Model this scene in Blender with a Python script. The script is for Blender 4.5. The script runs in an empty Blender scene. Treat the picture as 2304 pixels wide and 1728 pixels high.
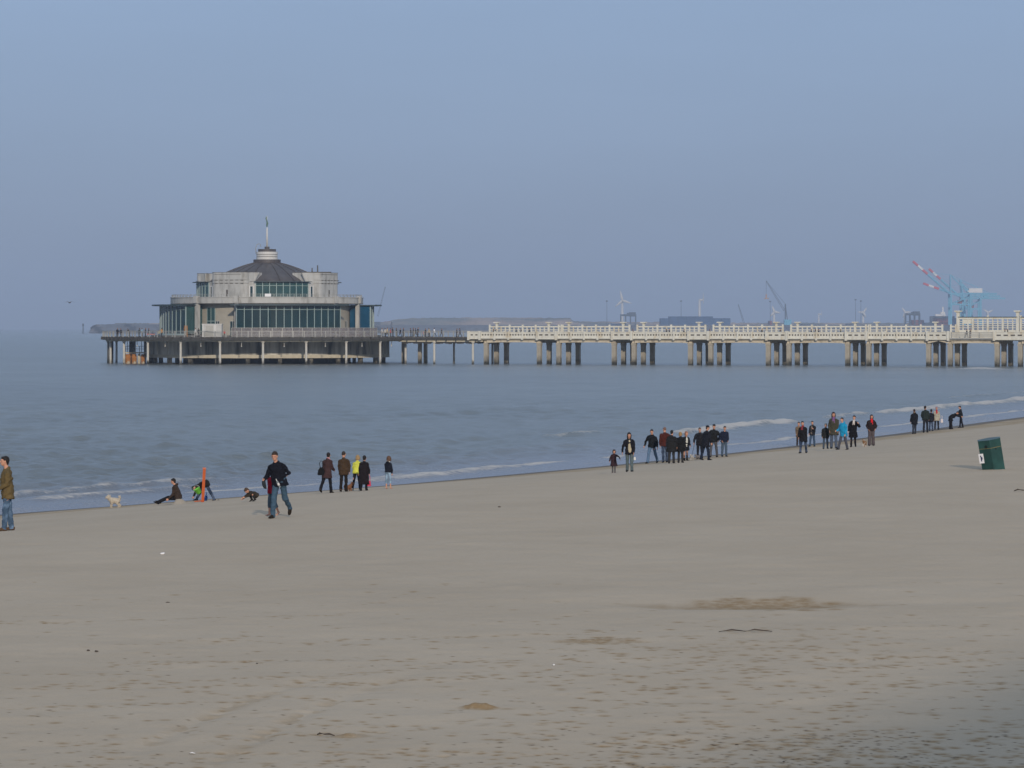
import bpy, math, random
import numpy as np
from mathutils import Vector, Matrix
R = math.radians
random.seed(7); rng = np.random.default_rng(7)
scene = bpy.context.scene
COL = scene.collection

# ------------------------------------------------------------ camera, sky, sun
F = 7296.0; ZC = 7.0; HY = 738.0            # focal length in photo pixels, eye height over the water, horizon row
cam_d = bpy.data.cameras.new('camera'); cam = bpy.data.objects.new('camera', cam_d); COL.objects.link(cam)
cam.location = (0, 0, ZC); cam.rotation_euler = (R(90), 0, 0)
cam_d.sensor_width = 36; cam_d.lens = 36 * F / 2304; cam_d.shift_y = -(864 - HY) / 2304
cam_d.clip_start = 0.5; cam_d.clip_end = 90000
scene.camera = cam
scene.view_settings.view_transform = 'Standard'; scene.view_settings.look = 'None'
scene.view_settings.gamma = 1.0; scene.view_settings.exposure = 0.0
SUN_AZ = R(9); SUN_EL = R(17)              # sun behind the camera and to its right
sdir = Vector((math.sin(SUN_AZ) * math.cos(SUN_EL), -math.cos(SUN_AZ) * math.cos(SUN_EL), math.sin(SUN_EL)))
sl = bpy.data.lights.new('sun', 'SUN'); sl.energy = 2.6; sl.angle = R(1.4); sl.color = (1.0, 0.87, 0.72)
so = bpy.data.objects.new('sun', sl); COL.objects.link(so)
so.rotation_euler = (-sdir).to_track_quat('-Z', 'Y').to_euler()
w = bpy.data.worlds.new('World'); scene.world = w; w.use_nodes = True
nt = w.node_tree; nt.nodes.clear()
out = nt.nodes.new('ShaderNodeOutputWorld'); bg = nt.nodes.new('ShaderNodeBackground')
sky = nt.nodes.new('ShaderNodeTexSky'); sky.sky_type = 'NISHITA'; sky.sun_disc = False
sky.sun_elevation = SUN_EL; sky.sun_rotation = R(180) - SUN_AZ; sky.air_density = 1.0; sky.dust_density = 1.2; sky.ozone_density = 2.0
# a thin even cloud veil over the clear sky
tc = nt.nodes.new('ShaderNodeTexCoord'); sp = nt.nodes.new('ShaderNodeSeparateXYZ')
nt.links.new(tc.outputs['Generated'], sp.inputs[0])
ramp = nt.nodes.new('ShaderNodeValToRGB')
nt.links.new(sp.outputs['Z'], ramp.inputs[0])
el = ramp.color_ramp.elements
SKYK = 10.0
VEIL = [(0.0, (.220, .294, .445)), (0.035, (.234, .312, .470)), (0.10, (.275, .380, .575)), (0.25, (.33, .44, .62)), (1.0, (.42, .51, .63))]
el[0].position = 0; el[0].color = VEIL[0][1] + (1,)
el[1].position = 1; el[1].color = VEIL[-1][1] + (1,)
for p, c in VEIL[1:-1]:
    e = el.new(p); e.color = c + (1,)
mp = nt.nodes.new('ShaderNodeMapping'); mp.inputs['Scale'].default_value = (2.2, 2.2, 14)
nt.links.new(tc.outputs['Generated'], mp.inputs[0])
nz = nt.nodes.new('ShaderNodeTexNoise'); nz.inputs['Scale'].default_value = 1.6; nz.inputs['Detail'].default_value = 5
nt.links.new(mp.outputs[0], nz.inputs['Vector'])
nr = nt.nodes.new('ShaderNodeMapRange'); nr.inputs[1].default_value = 0.3; nr.inputs[2].default_value = 0.7
nr.inputs[3].default_value = 0.96; nr.inputs[4].default_value = 1.05
nt.links.new(nz.outputs[0], nr.inputs[0])
sc = nt.nodes.new('ShaderNodeVectorMath'); sc.operation = 'SCALE'
nt.links.new(ramp.outputs[0], sc.inputs[0]); nt.links.new(nr.outputs[0], sc.inputs['Scale'])
sc2 = nt.nodes.new('ShaderNodeVectorMath'); sc2.operation = 'SCALE'; sc2.inputs['Scale'].default_value = SKYK
nt.links.new(sc.outputs[0], sc2.inputs[0])
mx = nt.nodes.new('ShaderNodeMix'); mx.data_type = 'RGBA'; mx.inputs[0].default_value = 0.9
nt.links.new(sky.outputs[0], mx.inputs[6]); nt.links.new(sc2.outputs[0], mx.inputs[7])
nt.links.new(mx.outputs[2], bg.inputs[0]); bg.inputs[1].default_value = 0.1
nt.links.new(bg.outputs[0], out.inputs[0])

# ------------------------------------------------------------ helpers
def tag(o, label=None, cat=None, group=None, kind=None):
    if label: o['label'] = label
    if cat: o['category'] = cat
    if group: o['group'] = group
    if kind: o['kind'] = kind
    return o
def empty(name, loc=(0, 0, 0), rz=0, parent=None):
    o = bpy.data.objects.new(name, None); COL.objects.link(o)
    o.location = loc; o.rotation_euler = (0, 0, rz); o.empty_display_size = 0.3
    if parent: o.parent = parent
    return o
def kids(o): return [c for c in list(bpy.data.objects) if c.parent == o]
def copy_tree(o, loc, rz=None, parent=None, children=None):
    c = o.copy(); COL.objects.link(c); c.location = loc
    if rz is not None: c.rotation_euler = (0, 0, rz)
    if parent: c.parent = parent
    for ch in (children if children is not None else kids(o)):
        d = ch.copy(); COL.objects.link(d); d.parent = c
    return c
class MB:
    def __init__(s): s.v = []; s.f = []; s.m = []; s.mi = 0
    def add(s, vs, fs):
        n = len(s.v); s.v += [tuple(v) for v in vs]
        s.f += [tuple(i + n for i in f) for f in fs]; s.m += [s.mi] * len(fs)
    def box(s, x0, x1, y0, y1, z0, z1, fn=None):
        vs = [(x, y, z) for z in (z0, z1) for y in (y0, y1) for x in (x0, x1)]
        if fn: vs = [fn(*v) for v in vs]
        s.add(vs, [(0, 2, 3, 1), (4, 5, 7, 6), (0, 1, 5, 4), (2, 6, 7, 3), (0, 4, 6, 2), (1, 3, 7, 5)])
    def bar(s, a, b, wd, ht=None, up=(0, 0, 1)):
        a = Vector(a); b = Vector(b); ht = ht or wd
        t = (b - a).normalized(); u = Vector(up)
        if abs(t.dot(u)) > .98: u = Vector((1, 0, 0))
        x = t.cross(u).normalized() * wd / 2; y = t.cross(x).normalized() * ht / 2
        vs = [p + i * x + j * y for p in (a, b) for i, j in ((-1, -1), (1, -1), (1, 1), (-1, 1))]
        s.add(vs, [(0, 3, 2, 1), (4, 5, 6, 7), (0, 1, 5, 4), (1, 2, 6, 5), (2, 3, 7, 6), (3, 0, 4, 7)])
    def loft(s, pts, rad, side=(1, 0, 0), n=12, cap=True, pw=1.0):
        pts = [Vector(p) for p in pts]; rings = []
        side = Vector(side)
        for i, p in enumerate(pts):
            t = (pts[min(i + 1, len(pts) - 1)] - pts[max(i - 1, 0)])
            t = t.normalized() if t.length > 1e-9 else Vector((0, 0, 1))
            sd = side - t * side.dot(t)
            if sd.length < .05: sd = Vector((0, 1, 0)) - t * t.y
            sd.normalize(); o = t.cross(sd)
            r = rad[i]; ra, rb = r if isinstance(r, (tuple, list)) else (r, r)
            ring = []
            for k in range(n):
                a = 2 * math.pi * k / n; c, q = math.cos(a), math.sin(a)
                if pw != 1: c = math.copysign(abs(c) ** pw, c); q = math.copysign(abs(q) ** pw, q)
                ring.append(p + sd * ra * c + o * rb * q)
            rings.append(ring)
        vs = [v for r_ in rings for v in r_]; fs = []
        for i in range(len(pts) - 1):
            for k in range(n):
                a = i * n + k; b = i * n + (k + 1) % n
                fs.append((a, b, b + n, a + n))
        if cap:
            fs.append(tuple(reversed(range(n)))); fs.append(tuple((len(pts) - 1) * n + k for k in range(n)))
        s.add(vs, fs)
    def ell(s, c, r, n=14, m=9, M=None):
        c = Vector(c); vs = []; fs = []
        for i in range(m + 1):
            th = math.pi * i / m
            for k in range(n):
                ph = 2 * math.pi * k / n
                v = Vector((r[0] * math.sin(th) * math.cos(ph), r[1] * math.sin(th) * math.sin(ph), r[2] * math.cos(th)))
                if M: v = M @ v
                vs.append(c + v)
        for i in range(m):
            for k in range(n):
                a = i * n + k; b = i * n + (k + 1) % n
                fs.append((a, a + n, b + n, b))
        s.add(vs, fs)
    def lathe(s, prof, n=48, c=(0, 0, 0)):
        vs = [(c[0] + r * math.cos(2 * math.pi * k / n), c[1] + r * math.sin(2 * math.pi * k / n), c[2] + z) for r, z in prof for k in range(n)]
        fs = []
        for i in range(len(prof) - 1):
            for k in range(n):
                a = i * n + k; b = i * n + (k + 1) % n
                fs.append((a, b, b + n, a + n))
        s.add(vs, fs)
    def arc(s, r0, r1, t0, t1, z0, z1, fn, n=None):
        """solid ring sector between angles t0..t1 (degrees)"""
        n = n or max(1, int(abs(t1 - t0) / 3)); full = abs(t1 - t0) >= 359.9
        vs = []
        for i in range(n + 1):
            t = t0 + (t1 - t0) * i / n
            for r, z in ((r0, z0), (r1, z0), (r1, z1), (r0, z1)):
                vs.append(fn(r, t, z))
        fs = []
        for i in range(n):
            a = i * 4
            for j in range(4):
                k = (j + 1) % 4
                fs.append((a + j, a + 4 + j, a + 4 + k, a + k))
        if not full: fs += [(0, 1, 2, 3), (n * 4 + 3, n * 4 + 2, n * 4 + 1, n * 4)]
        s.add(vs, fs)
    def build(s, name, mat, parent=None, smooth=False, loc=None):
        me = bpy.data.meshes.new(name)
        me.from_pydata([tuple(v) for v in s.v], [], s.f)
        for m_ in (mat if isinstance(mat, list) else [mat]): me.materials.append(m_)
        if isinstance(mat, list): me.polygons.foreach_set('material_index', s.m)
        if smooth: me.polygons.foreach_set('use_smooth', [True] * len(me.polygons))
        me.update()
        o = bpy.data.objects.new(name, me); COL.objects.link(o)
        if parent: o.parent = parent
        if loc is not None: o.location = loc
        return o
def recalc(me):
    import bmesh
    bm = bmesh.new(); bm.from_mesh(me); bmesh.ops.recalc_face_normals(bm, faces=bm.faces); bm.to_mesh(me); bm.free()

def mat(name, col, rough=.7, var=.12, scale=3.0, bump=0.0, bscale=None, spec=.3, metal=0.0, stretch=(1, 1, 1), col2=None, c2lo=.5, c2hi=.7, c2scale=1.0, alpha=1.0):
    m = bpy.data.materials.new(name); m.use_nodes = True; t = m.node_tree; b = t.nodes['Principled BSDF']
    b.inputs['Roughness'].default_value = rough; b.inputs['Specular IOR Level'].default_value = spec
    b.inputs['Metallic'].default_value = metal; b.inputs['Alpha'].default_value = alpha
    tc = t.nodes.new('ShaderNodeTexCoord'); mp = t.nodes.new('ShaderNodeMapping'); mp.inputs['Scale'].default_value = stretch
    t.links.new(tc.outputs['Object'], mp.inputs[0])
    n = t.nodes.new('ShaderNodeTexNoise'); n.inputs['Scale'].default_value = scale; n.inputs['Detail'].default_value = 6; n.inputs['Roughness'].default_value = .65
    t.links.new(mp.outputs[0], n.inputs['Vector'])
    r = t.nodes.new('ShaderNodeMapRange'); r.inputs[1].default_value = .25; r.inputs[2].default_value = .75
    r.inputs[3].default_value = 1 - var; r.inputs[4].default_value = 1 + var
    t.links.new(n.outputs[0], r.inputs[0])
    s = t.nodes.new('ShaderNodeVectorMath'); s.operation = 'SCALE'; t.links.new(r.outputs[0], s.inputs['Scale'])
    src = None
    if col2:
        n2 = t.nodes.new('ShaderNodeTexNoise'); n2.inputs['Scale'].default_value = c2scale; n2.inputs['Detail'].default_value = 7
        t.links.new(mp.outputs[0], n2.inputs['Vector'])
        r2 = t.nodes.new('ShaderNodeMapRange'); r2.inputs[1].default_value = c2lo; r2.inputs[2].default_value = c2hi
        t.links.new(n2.outputs[0], r2.inputs[0])
        mx = t.nodes.new('ShaderNodeMix'); mx.data_type = 'RGBA'
        mx.inputs[6].default_value = (*col, 1); mx.inputs[7].default_value = (*col2, 1)
        t.links.new(r2.outputs[0], mx.inputs[0]); t.links.new(mx.outputs[2], s.inputs[0])
    else:
        s.inputs[0].default_value = col
    t.links.new(s.outputs[0], b.inputs['Base Color'])
    if bump:
        bn = t.nodes.new('ShaderNodeBump'); bn.inputs['Strength'].default_value = bump; bn.inputs['Distance'].default_value = .02
        n3 = t.nodes.new('ShaderNodeTexNoise'); n3.inputs['Scale'].default_value = bscale or scale * 4; n3.inputs['Detail'].default_value = 4
        t.links.new(mp.outputs[0], n3.inputs['Vector']); t.links.new(n3.outputs[0], bn.inputs['Height'])
        t.links.new(bn.outputs[0], b.inputs['Normal'])
    return m
def tidal(m, z0=0.2, z1=1.7, col=(.035, .035, .028)):
    """dark weed and mussel growth left by the tide on the foot of a pile"""
    t = m.node_tree; b = t.nodes['Principled BSDF']; src = b.inputs['Base Color'].links[0].from_socket
    g = t.nodes.new('ShaderNodeNewGeometry'); s = t.nodes.new('ShaderNodeSeparateXYZ'); t.links.new(g.outputs['Position'], s.inputs[0])
    n = t.nodes.new('ShaderNodeTexNoise'); n.inputs['Scale'].default_value = 1.3; t.links.new(g.outputs['Position'], n.inputs['Vector'])
    a = t.nodes.new('ShaderNodeMath'); a.operation = 'MULTIPLY_ADD'; a.inputs[1].default_value = -1.8; t.links.new(n.outputs[0], a.inputs[0]); t.links.new(s.outputs['Z'], a.inputs[2])
    r = t.nodes.new('ShaderNodeMapRange'); r.inputs[1].default_value = z0 - .9; r.inputs[2].default_value = z1 - .9; r.inputs[3].default_value = 1; r.inputs[4].default_value = 0
    t.links.new(a.outputs[0], r.inputs[0])
    mx = t.nodes.new('ShaderNodeMix'); mx.data_type = 'RGBA'; mx.inputs[7].default_value = (*col, 1)
    t.links.new(r.outputs[0], mx.inputs[0]); t.links.new(src, mx.inputs[6]); t.links.new(mx.outputs[2], b.inputs['Base Color'])
    return m

M = {}
M['pier_white'] = mat('pier_white', (.60, .59, .525), .8, .10, .8, col2=(.50, .44, .33), c2lo=.50, c2hi=.72, c2scale=1.1, stretch=(1, 1, .35), bump=.2, bscale=4)
M['pier_beam'] = mat('pier_beam', (.56, .50, .39), .85, .15, .8, col2=(.30, .26, .20), c2lo=.52, c2hi=.7, c2scale=.7, bump=.2, bscale=4)
M['pier_col'] = tidal(mat('pier_col', (.36, .33, .27), .85, .2, 1.2, stretch=(1, 1, .4), bump=.2))
M['pav_white'] = mat('pav_white', (.415, .415, .40), .75, .10, .5, col2=(.24, .235, .22), c2lo=.50, c2hi=.72, c2scale=.9, stretch=(1, 1, .3))
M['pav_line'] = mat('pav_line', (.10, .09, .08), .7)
M['pav_beige'] = mat('pav_beige', (.36, .34, .29), .8, .1, .8)
M['dome'] = mat('dome', (.065, .058, .060), .55, .22, .5, col2=(.095, .085, .085), c2lo=.4, c2hi=.7, c2scale=.4, spec=.4)
M['eave'] = mat('eave', (.05, .075, .085), .5, .1, 1)
M['glass'] = mat('glass', (.012, .045, .055), .06, .35, .25, spec=.6, alpha=.76)
M['glass_teal'] = mat('glass_teal', (.03, .09, .095), .08, .35, .4, spec=.6, alpha=.8)
M['glass_blue'] = mat('glass_blue', (.01, .07, .14), .08, .3, .4, spec=.6, alpha=.9)
M['mullion'] = mat('mullion', (.30, .38, .38), .5)
M['interior'] = mat('interior', (.05, .06, .06), .8, .4, .6)
M['interior_lit'] = mat('interior_lit', (.40, .42, .26), .8, .2, .6)
M['curtain'] = mat('curtain', (.45, .45, .44), .8, .1, 2)
M['steel'] = mat('steel', (.34, .34, .32), .55, .12, 2, metal=.2)
M['screen'] = mat('screen', (.22, .20, .21), .25, .3, 1.5, alpha=.62)
M['deck_dark'] = mat('deck_dark', (.055, .053, .050), .8, .3, 1.2)
M['deck_grey'] = mat('deck_grey', (.14, .13, .12), .85, .2, 1.2)
M['drum'] = mat('drum', (.56, .54, .47), .85, .16, .6, col2=(.08, .08, .07), c2lo=.44, c2hi=.66, c2scale=.55, stretch=(1, 1, .13))
M['drum_lip'] = mat('drum_lip', (.50, .46, .36), .85, .2, .8)
M['pile_white'] = tidal(mat('pile_white', (.50, .49, .45), .7, .15, 1.5, stretch=(1, 1, .4)), 0, .9)
M['pile_dark'] = tidal(mat('pile_dark', (.10, .095, .085), .8, .3, 1.5))
M['rust'] = mat('rust', (.38, .16, .04), .8, .35, 1.5, col2=(.45, .42, .33), c2lo=.5, c2hi=.62, c2scale=.9)
M['white_metal'] = mat('white_metal', (.54, .54, .53), .5, .06)
M['verdigris'] = mat('verdigris', (.10, .17, .13), .7)
M['orange_wood'] = mat('orange_wood', (.42, .19, .05), .7, .2, 2)
M['pink'] = mat('pink', (.50, .12, .12), .7)
M['green_bin'] = mat('green_bin', (.008, .045, .040), .42, .25, 4, col2=(.015, .068, .060), c2lo=.45, c2hi=.7, c2scale=2.2, spec=.5, bump=.1)
M['bin_edge'] = mat('bin_edge', (.28, .20, .06), .6, .3, 8)
M['bin_dark'] = mat('bin_dark', (.006, .012, .012), .7)
M['paper'] = mat('paper', (.75, .75, .77), .7, .05)
M['ink'] = mat('ink', (.03, .04, .10), .7)
M['orange_paint'] = mat('orange_paint', (.44, .085, .018), .7, .2, 5, col2=(.30, .045, .03), c2lo=.5, c2hi=.65, c2scale=1.2)
M['crane_blue'] = mat('crane_blue', (.10, .34, .50), .6)
M['crane_red'] = mat('crane_red', (.45, .03, .04), .6)
M['crane_white'] = mat('crane_white', (.62, .62, .62), .6)
M['turbine'] = mat('turbine', (.47, .47, .47), .5, .02)
M['port_dark'] = mat('port_dark', (.06, .08, .11), .8, .3, .05)
M['port_blue'] = mat('port_blue', (.03, .07, .16), .8, .4, .05)
M['port_red'] = mat('port_red', (.20, .06, .06), .8, .3, .05)
M['hill'] = mat('hill', (.36, .27, .21), .9, .4, .02, col2=(.15, .15, .13), c2lo=.42, c2hi=.6, c2scale=.012, stretch=(1, 1, 3))
M['rock'] = mat('rock', (.11, .11, .12), .9, .5, .08)
M['brick_wall'] = mat('brick_wall', (.42, .36, .28), .85, .1, .5)

# ------------------------------------------------------------ beach and sea
U = np.array([.413, .911])                      # along the shore, away from the camera
Nn = np.array([.911, -.413])                    # inland
P0 = np.array([-19.4, 123.0])
ES_A = np.array([-400, -60, -20, 0, 6, 19, 25, 46, 67, 98, 144, 200, 400, 900, 6e4]); ES_E = np.array([-14, -1.0, .2, .9, 1.9, 3.4, 4.2, 5.0, 4.9, 3.5, 0, -3.5, -9, -12, -12.])
_aa = np.linspace(-400, 900, 2601); _ee = np.interp(_aa, ES_A, ES_E)
_k = np.hanning(41); _k /= _k.sum(); _ee = np.convolve(np.pad(_ee, 20, mode='edge'), _k, mode='valid')
GE = np.array([-4e4, -60, -20, 0, 5.3, 13, 24, 31, 45, 70, 110, 4e4]); GZ = np.array([-3.5, -3.0, -1.1, 0, .44, 1.05, 1.92, 2.16, 2.30, 2.36, 2.5, 4.])
_ge = np.linspace(-60, 110, 1701); _gz = np.interp(_ge, GE, GZ)
_k2 = np.hanning(61); _k2 /= _k2.sum(); _gz = np.convolve(np.pad(_gz, 30, mode='edge'), _k2, mode='valid')
def shore(x, y):
    dx = x - P0[0]; dy = y - P0[1]
    a = U[0] * dx + U[1] * dy; e = Nn[0] * dx + Nn[1] * dy
    return e - np.where(a > 900, -12., np.interp(a, _aa, _ee)), a
def ground(x, y):
    e, a = shore(x, y)
    return np.where(np.abs(e) < 60, np.interp(e, _ge, _gz), np.interp(e, GE, GZ))
def hit(px, py):
    """point of the beach surface seen at photo pixel px, py"""
    tx = (px - 1152) / F; tz = (py - HY) / F
    Y = np.linspace(20, 400, 20000); d = (ZC - tz * Y) - ground(tx * Y, Y)
    i = int(np.argmax(d < 0)); y = float(Y[i])
    return Vector((tx * y, y, float(ground(tx * y, y))))

def vnoise(x, y, seed=0):
    """smooth value noise on numpy arrays"""
    g = np.random.default_rng(seed).random((256, 256))
    xi = np.floor(x).astype(int); yi = np.floor(y).astype(int); fx = x - xi; fy = y - yi
    fx = fx * fx * (3 - 2 * fx); fy = fy * fy * (3 - 2 * fy)
    a = g[xi % 256, yi % 256]; b = g[(xi + 1) % 256, yi % 256]; c = g[xi % 256, (yi + 1) % 256]; d = g[(xi + 1) % 256, (yi + 1) % 256]
    return (a * (1 - fx) + b * fx) * (1 - fy) + (c * (1 - fx) + d * fx) * fy - .5
def grid_mesh(name, ang, rad, zfun, material, attrs=None, closed=False):
    A, Rr = np.meshgrid(ang, rad); X = np.sin(A) * Rr; Y = np.cos(A) * Rr
    Z, at = zfun(X, Y, A, Rr)
    nr_, na = X.shape
    co = np.stack([X, Y, Z], -1).reshape(-1, 3).astype(np.float32)
    i = np.arange(nr_ - 1)[:, None] * na + np.arange(na - 1)[None, :]
    quads = np.stack([i, i + 1, i + 1 + na, i + na], -1).reshape(-1, 4)[:, ::-1]
    me = bpy.data.meshes.new(name)
    me.vertices.add(len(co)); me.vertices.foreach_set('co', co.ravel())
    nq = len(quads); me.loops.add(nq * 4); me.loops.foreach_set('vertex_index', quads.ravel().astype(np.int32))
    me.polygons.add(nq); me.polygons.foreach_set('loop_start', (np.arange(nq) * 4).astype(np.int32))
    me.polygons.foreach_set('use_smooth', np.ones(nq, bool))
    me.update(calc_edges=True); me.validate()
    for k, v in at.items():
        a_ = me.attributes.new(k, 'FLOAT', 'POINT'); a_.data.foreach_set('value', v.astype(np.float32).ravel())
    me.materials.append(material)
    o = bpy.data.objects.new(name, me); COL.objects.link(o)
    return o

# sand material
def sand_mat():
    m = bpy.data.materials.new('sand'); m.use_nodes = True; t = m.node_tree; b = t.nodes['Principled BSDF']
    b.inputs['Specular IOR Level'].default_value = .15
    L = t.links.new
    g = t.nodes.new('ShaderNodeNewGeometry')
    def noise(s, d=6, ro=.6, vec=None):
        n = t.nodes.new('ShaderNodeTexNoise'); n.inputs['Scale'].default_value = s; n.inputs['Detail'].default_value = d; n.inputs['Roughness'].default_value = ro
        L(vec or g.outputs['Position'], n.inputs['Vector']); return n.outputs[0]
    def mr(x, a, b_, c, d):
        r = t.nodes.new('ShaderNodeMapRange'); L(x, r.inputs[0])
        for i, v in enumerate((a, b_, c, d)): r.inputs[i + 1].default_value = v
        return r.outputs[0]
    def mix(f, a, b_):
        x = t.nodes.new('ShaderNodeMix'); x.data_type = 'RGBA'
        if isinstance(f, float): x.inputs[0].default_value = f
        else: L(f, x.inputs[0])
        for s_, v in ((6, a), (7, b_)):
            if isinstance(v, tuple): x.inputs[s_].default_value = (*v, 1)
            else: L(v, x.inputs[s_])
        return x.outputs[2]
    def attr(n):
        a = t.nodes.new('ShaderNodeAttribute'); a.attribute_name = n; return a.outputs['Fac']
    def mul(a, b_, op='MULTIPLY'):
        x = t.nodes.new('ShaderNodeMath'); x.operation = op
        for i, v in enumerate((a, b_)):
            if isinstance(v, (int, float)): x.inputs[i].default_value = v
            else: L(v, x.inputs[i])
        x.use_clamp = True
        return x.outputs[0]
    base = mix(mr(noise(.25, 4), .35, .65, 0, 1), (.462, .379, .283), (.502, .415, .313))
    base = mix(mr(noise(9, 6, .75), .5, .80, 0, .22), base, (.25, .20, .135))
    base = mix(mr(noise(34, 4, .8), .58, .80, 0, .55), base, (.12, .10, .08))
    damp = mul(attr('damp'), mr(noise(14, 5, .7), .25, .60, .45, 1.3))
    base = mix(damp, base, (.30, .205, .110))
    dark = mul(attr('grit'), mr(noise(22, 4, .8), .38, .55, 0, 1))
    base = mix(dark, base, (.05, .04, .03))
    bandf = mul(attr('band'), mr(noise(3, 5, .7), .3, .6, .3, 1.0))
    base = mix(bandf, base, (.33, .235, .130))
    wet = attr('wet')
    base = mix(wet, base, (.120, .090, .060))
    L(base, b.inputs['Base Color'])
    L(mr(wet, 0, 1, .95, .55), b.inputs['Roughness'])
    bn = t.nodes.new('ShaderNodeBump'); bn.inputs['Strength'].default_value = .22; bn.inputs['Distance'].default_value = .03
    L(noise(5, 8, .7), bn.inputs['Height'])
    b2 = t.nodes.new('ShaderNodeBump'); b2.inputs['Strength'].default_value = .35; b2.inputs['Distance'].default_value = .012
    L(noise(45, 3, .7), b2.inputs['Height']); L(bn.outputs[0], b2.inputs['Normal'])
    L(b2.outputs[0], b.inputs['Normal'])
    return m
def nonuni(lo, hi, n, outer, m):
    """dense lo..hi, coarse out to +-outer"""
    return np.radians(np.concatenate([np.linspace(-outer, lo, m, endpoint=False), np.linspace(lo, hi, n), np.linspace(hi, outer, m + 1)[1:]]))
inv = np.linspace(1 / 31., 1 / 300., 900); rad_s = np.concatenate([np.linspace(.5, 30, 26), 1 / inv, np.geomspace(310, 30000, 40)])
ang_s = nonuni(-10.2, 10.2, 900, 180, 60)
prints = []
def scatter_prints():
    out_ = []
    def along(p0, p1, n, jit, size=.13, dep=.03, dmp=.7):
        a = hit(*p0); b = hit(*p1)
        for i in range(n):
            f = (i + random.random() * .6) / n
            out_.append((a.x + (b.x - a.x) * f + random.gauss(0, jit), a.y + (b.y - a.y) * f + random.gauss(0, jit), size * random.uniform(.6, 1.3), dep * random.uniform(.5, 1.2), dmp * random.uniform(.3, 1.2)))
    for _ in range(30):                       # people's tracks along the beach
        y = random.choice([random.uniform(1370, 1728), random.uniform(1450, 1728), random.uniform(1420, 1560)])
        x = random.uniform(-100, 2000); L_ = random.uniform(250, 900)
        along((x, y), (x + L_, y + random.uniform(-40, 25)), int(L_ / random.uniform(18, 34)), .10, .085, .014, .6)
    for _ in range(800):
        px = random.uniform(-60, 2360); py = 1728 - 420 * random.random() ** 1.5
        h_ = hit(px, py); out_.append((h_.x, h_.y, random.uniform(.03, .11), random.uniform(.002, .010), random.uniform(.1, .6)))
    for _ in range(420):
        px = random.gauss(1700, 330); py = random.gauss(1500, 55)
        h_ = hit(px, min(py, 1725)); out_.append((h_.x, h_.y, random.uniform(.04, .13), random.uniform(.003, .012), random.uniform(.2, .8)))
    for _ in range(380):
        px = random.gauss(1950, 380); py = random.gauss(1690, 50)
        h_ = hit(px, min(py, 1727)); out_.append((h_.x, h_.y, random.uniform(.04, .13), random.uniform(.004, .016), random.uniform(.3, 1.)))
    for _ in range(260):
        px = random.uniform(-40, 2340); py = 1728 - 260 * random.random() ** 2
        h_ = hit(px, py); out_.append((h_.x, h_.y, random.uniform(.018, .035), .0, 2.0))
    for _ in range(300):
        px = random.gauss(1850, 300); py = random.uniform(1640, 1728)
        h_ = hit(px, py); out_.append((h_.x, h_.y, random.uniform(.018, .04), .0, 2.0))
    for _ in range(260):                      # the churned hollow
        px = 1715 + random.gauss(0, 75); py = 1357 + random.gauss(0, 5)
        h_ = hit(px, py); out_.append((h_.x, h_.y, random.uniform(.17, .3), random.uniform(.001, .004), random.uniform(.2, .6)))
    for _ in range(60):
        px = 1350 + random.gauss(0, 40); py = 1442 + random.gauss(0, 4)
        h_ = hit(px, py); out_.append((h_.x, h_.y, random.uniform(.05, .15), random.uniform(.004, .012), random.uniform(.3, .8)))
    return out_
PR = scatter_prints()
LUMPS = [(2262, 1058, .22, .07), (2236, 1057, .3, .04), (1065, 1590, .13, .055), (1090, 1592, .13, .05), (788, 1654, .14, .03), (1820, 1690, .12, .03)]
DAMPS = [(1700, 1360, 2.4, .8, .6), (1790, 1358, 1.2, .7, .5), (1620, 1362, 1.4, .6, .5), (1340, 1443, .7, .35, .6), (1068, 1591, .24, .22, 1.), (1090, 1594, .2, .18, 1.), (790, 1655, .25, .2, .8)]
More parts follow.
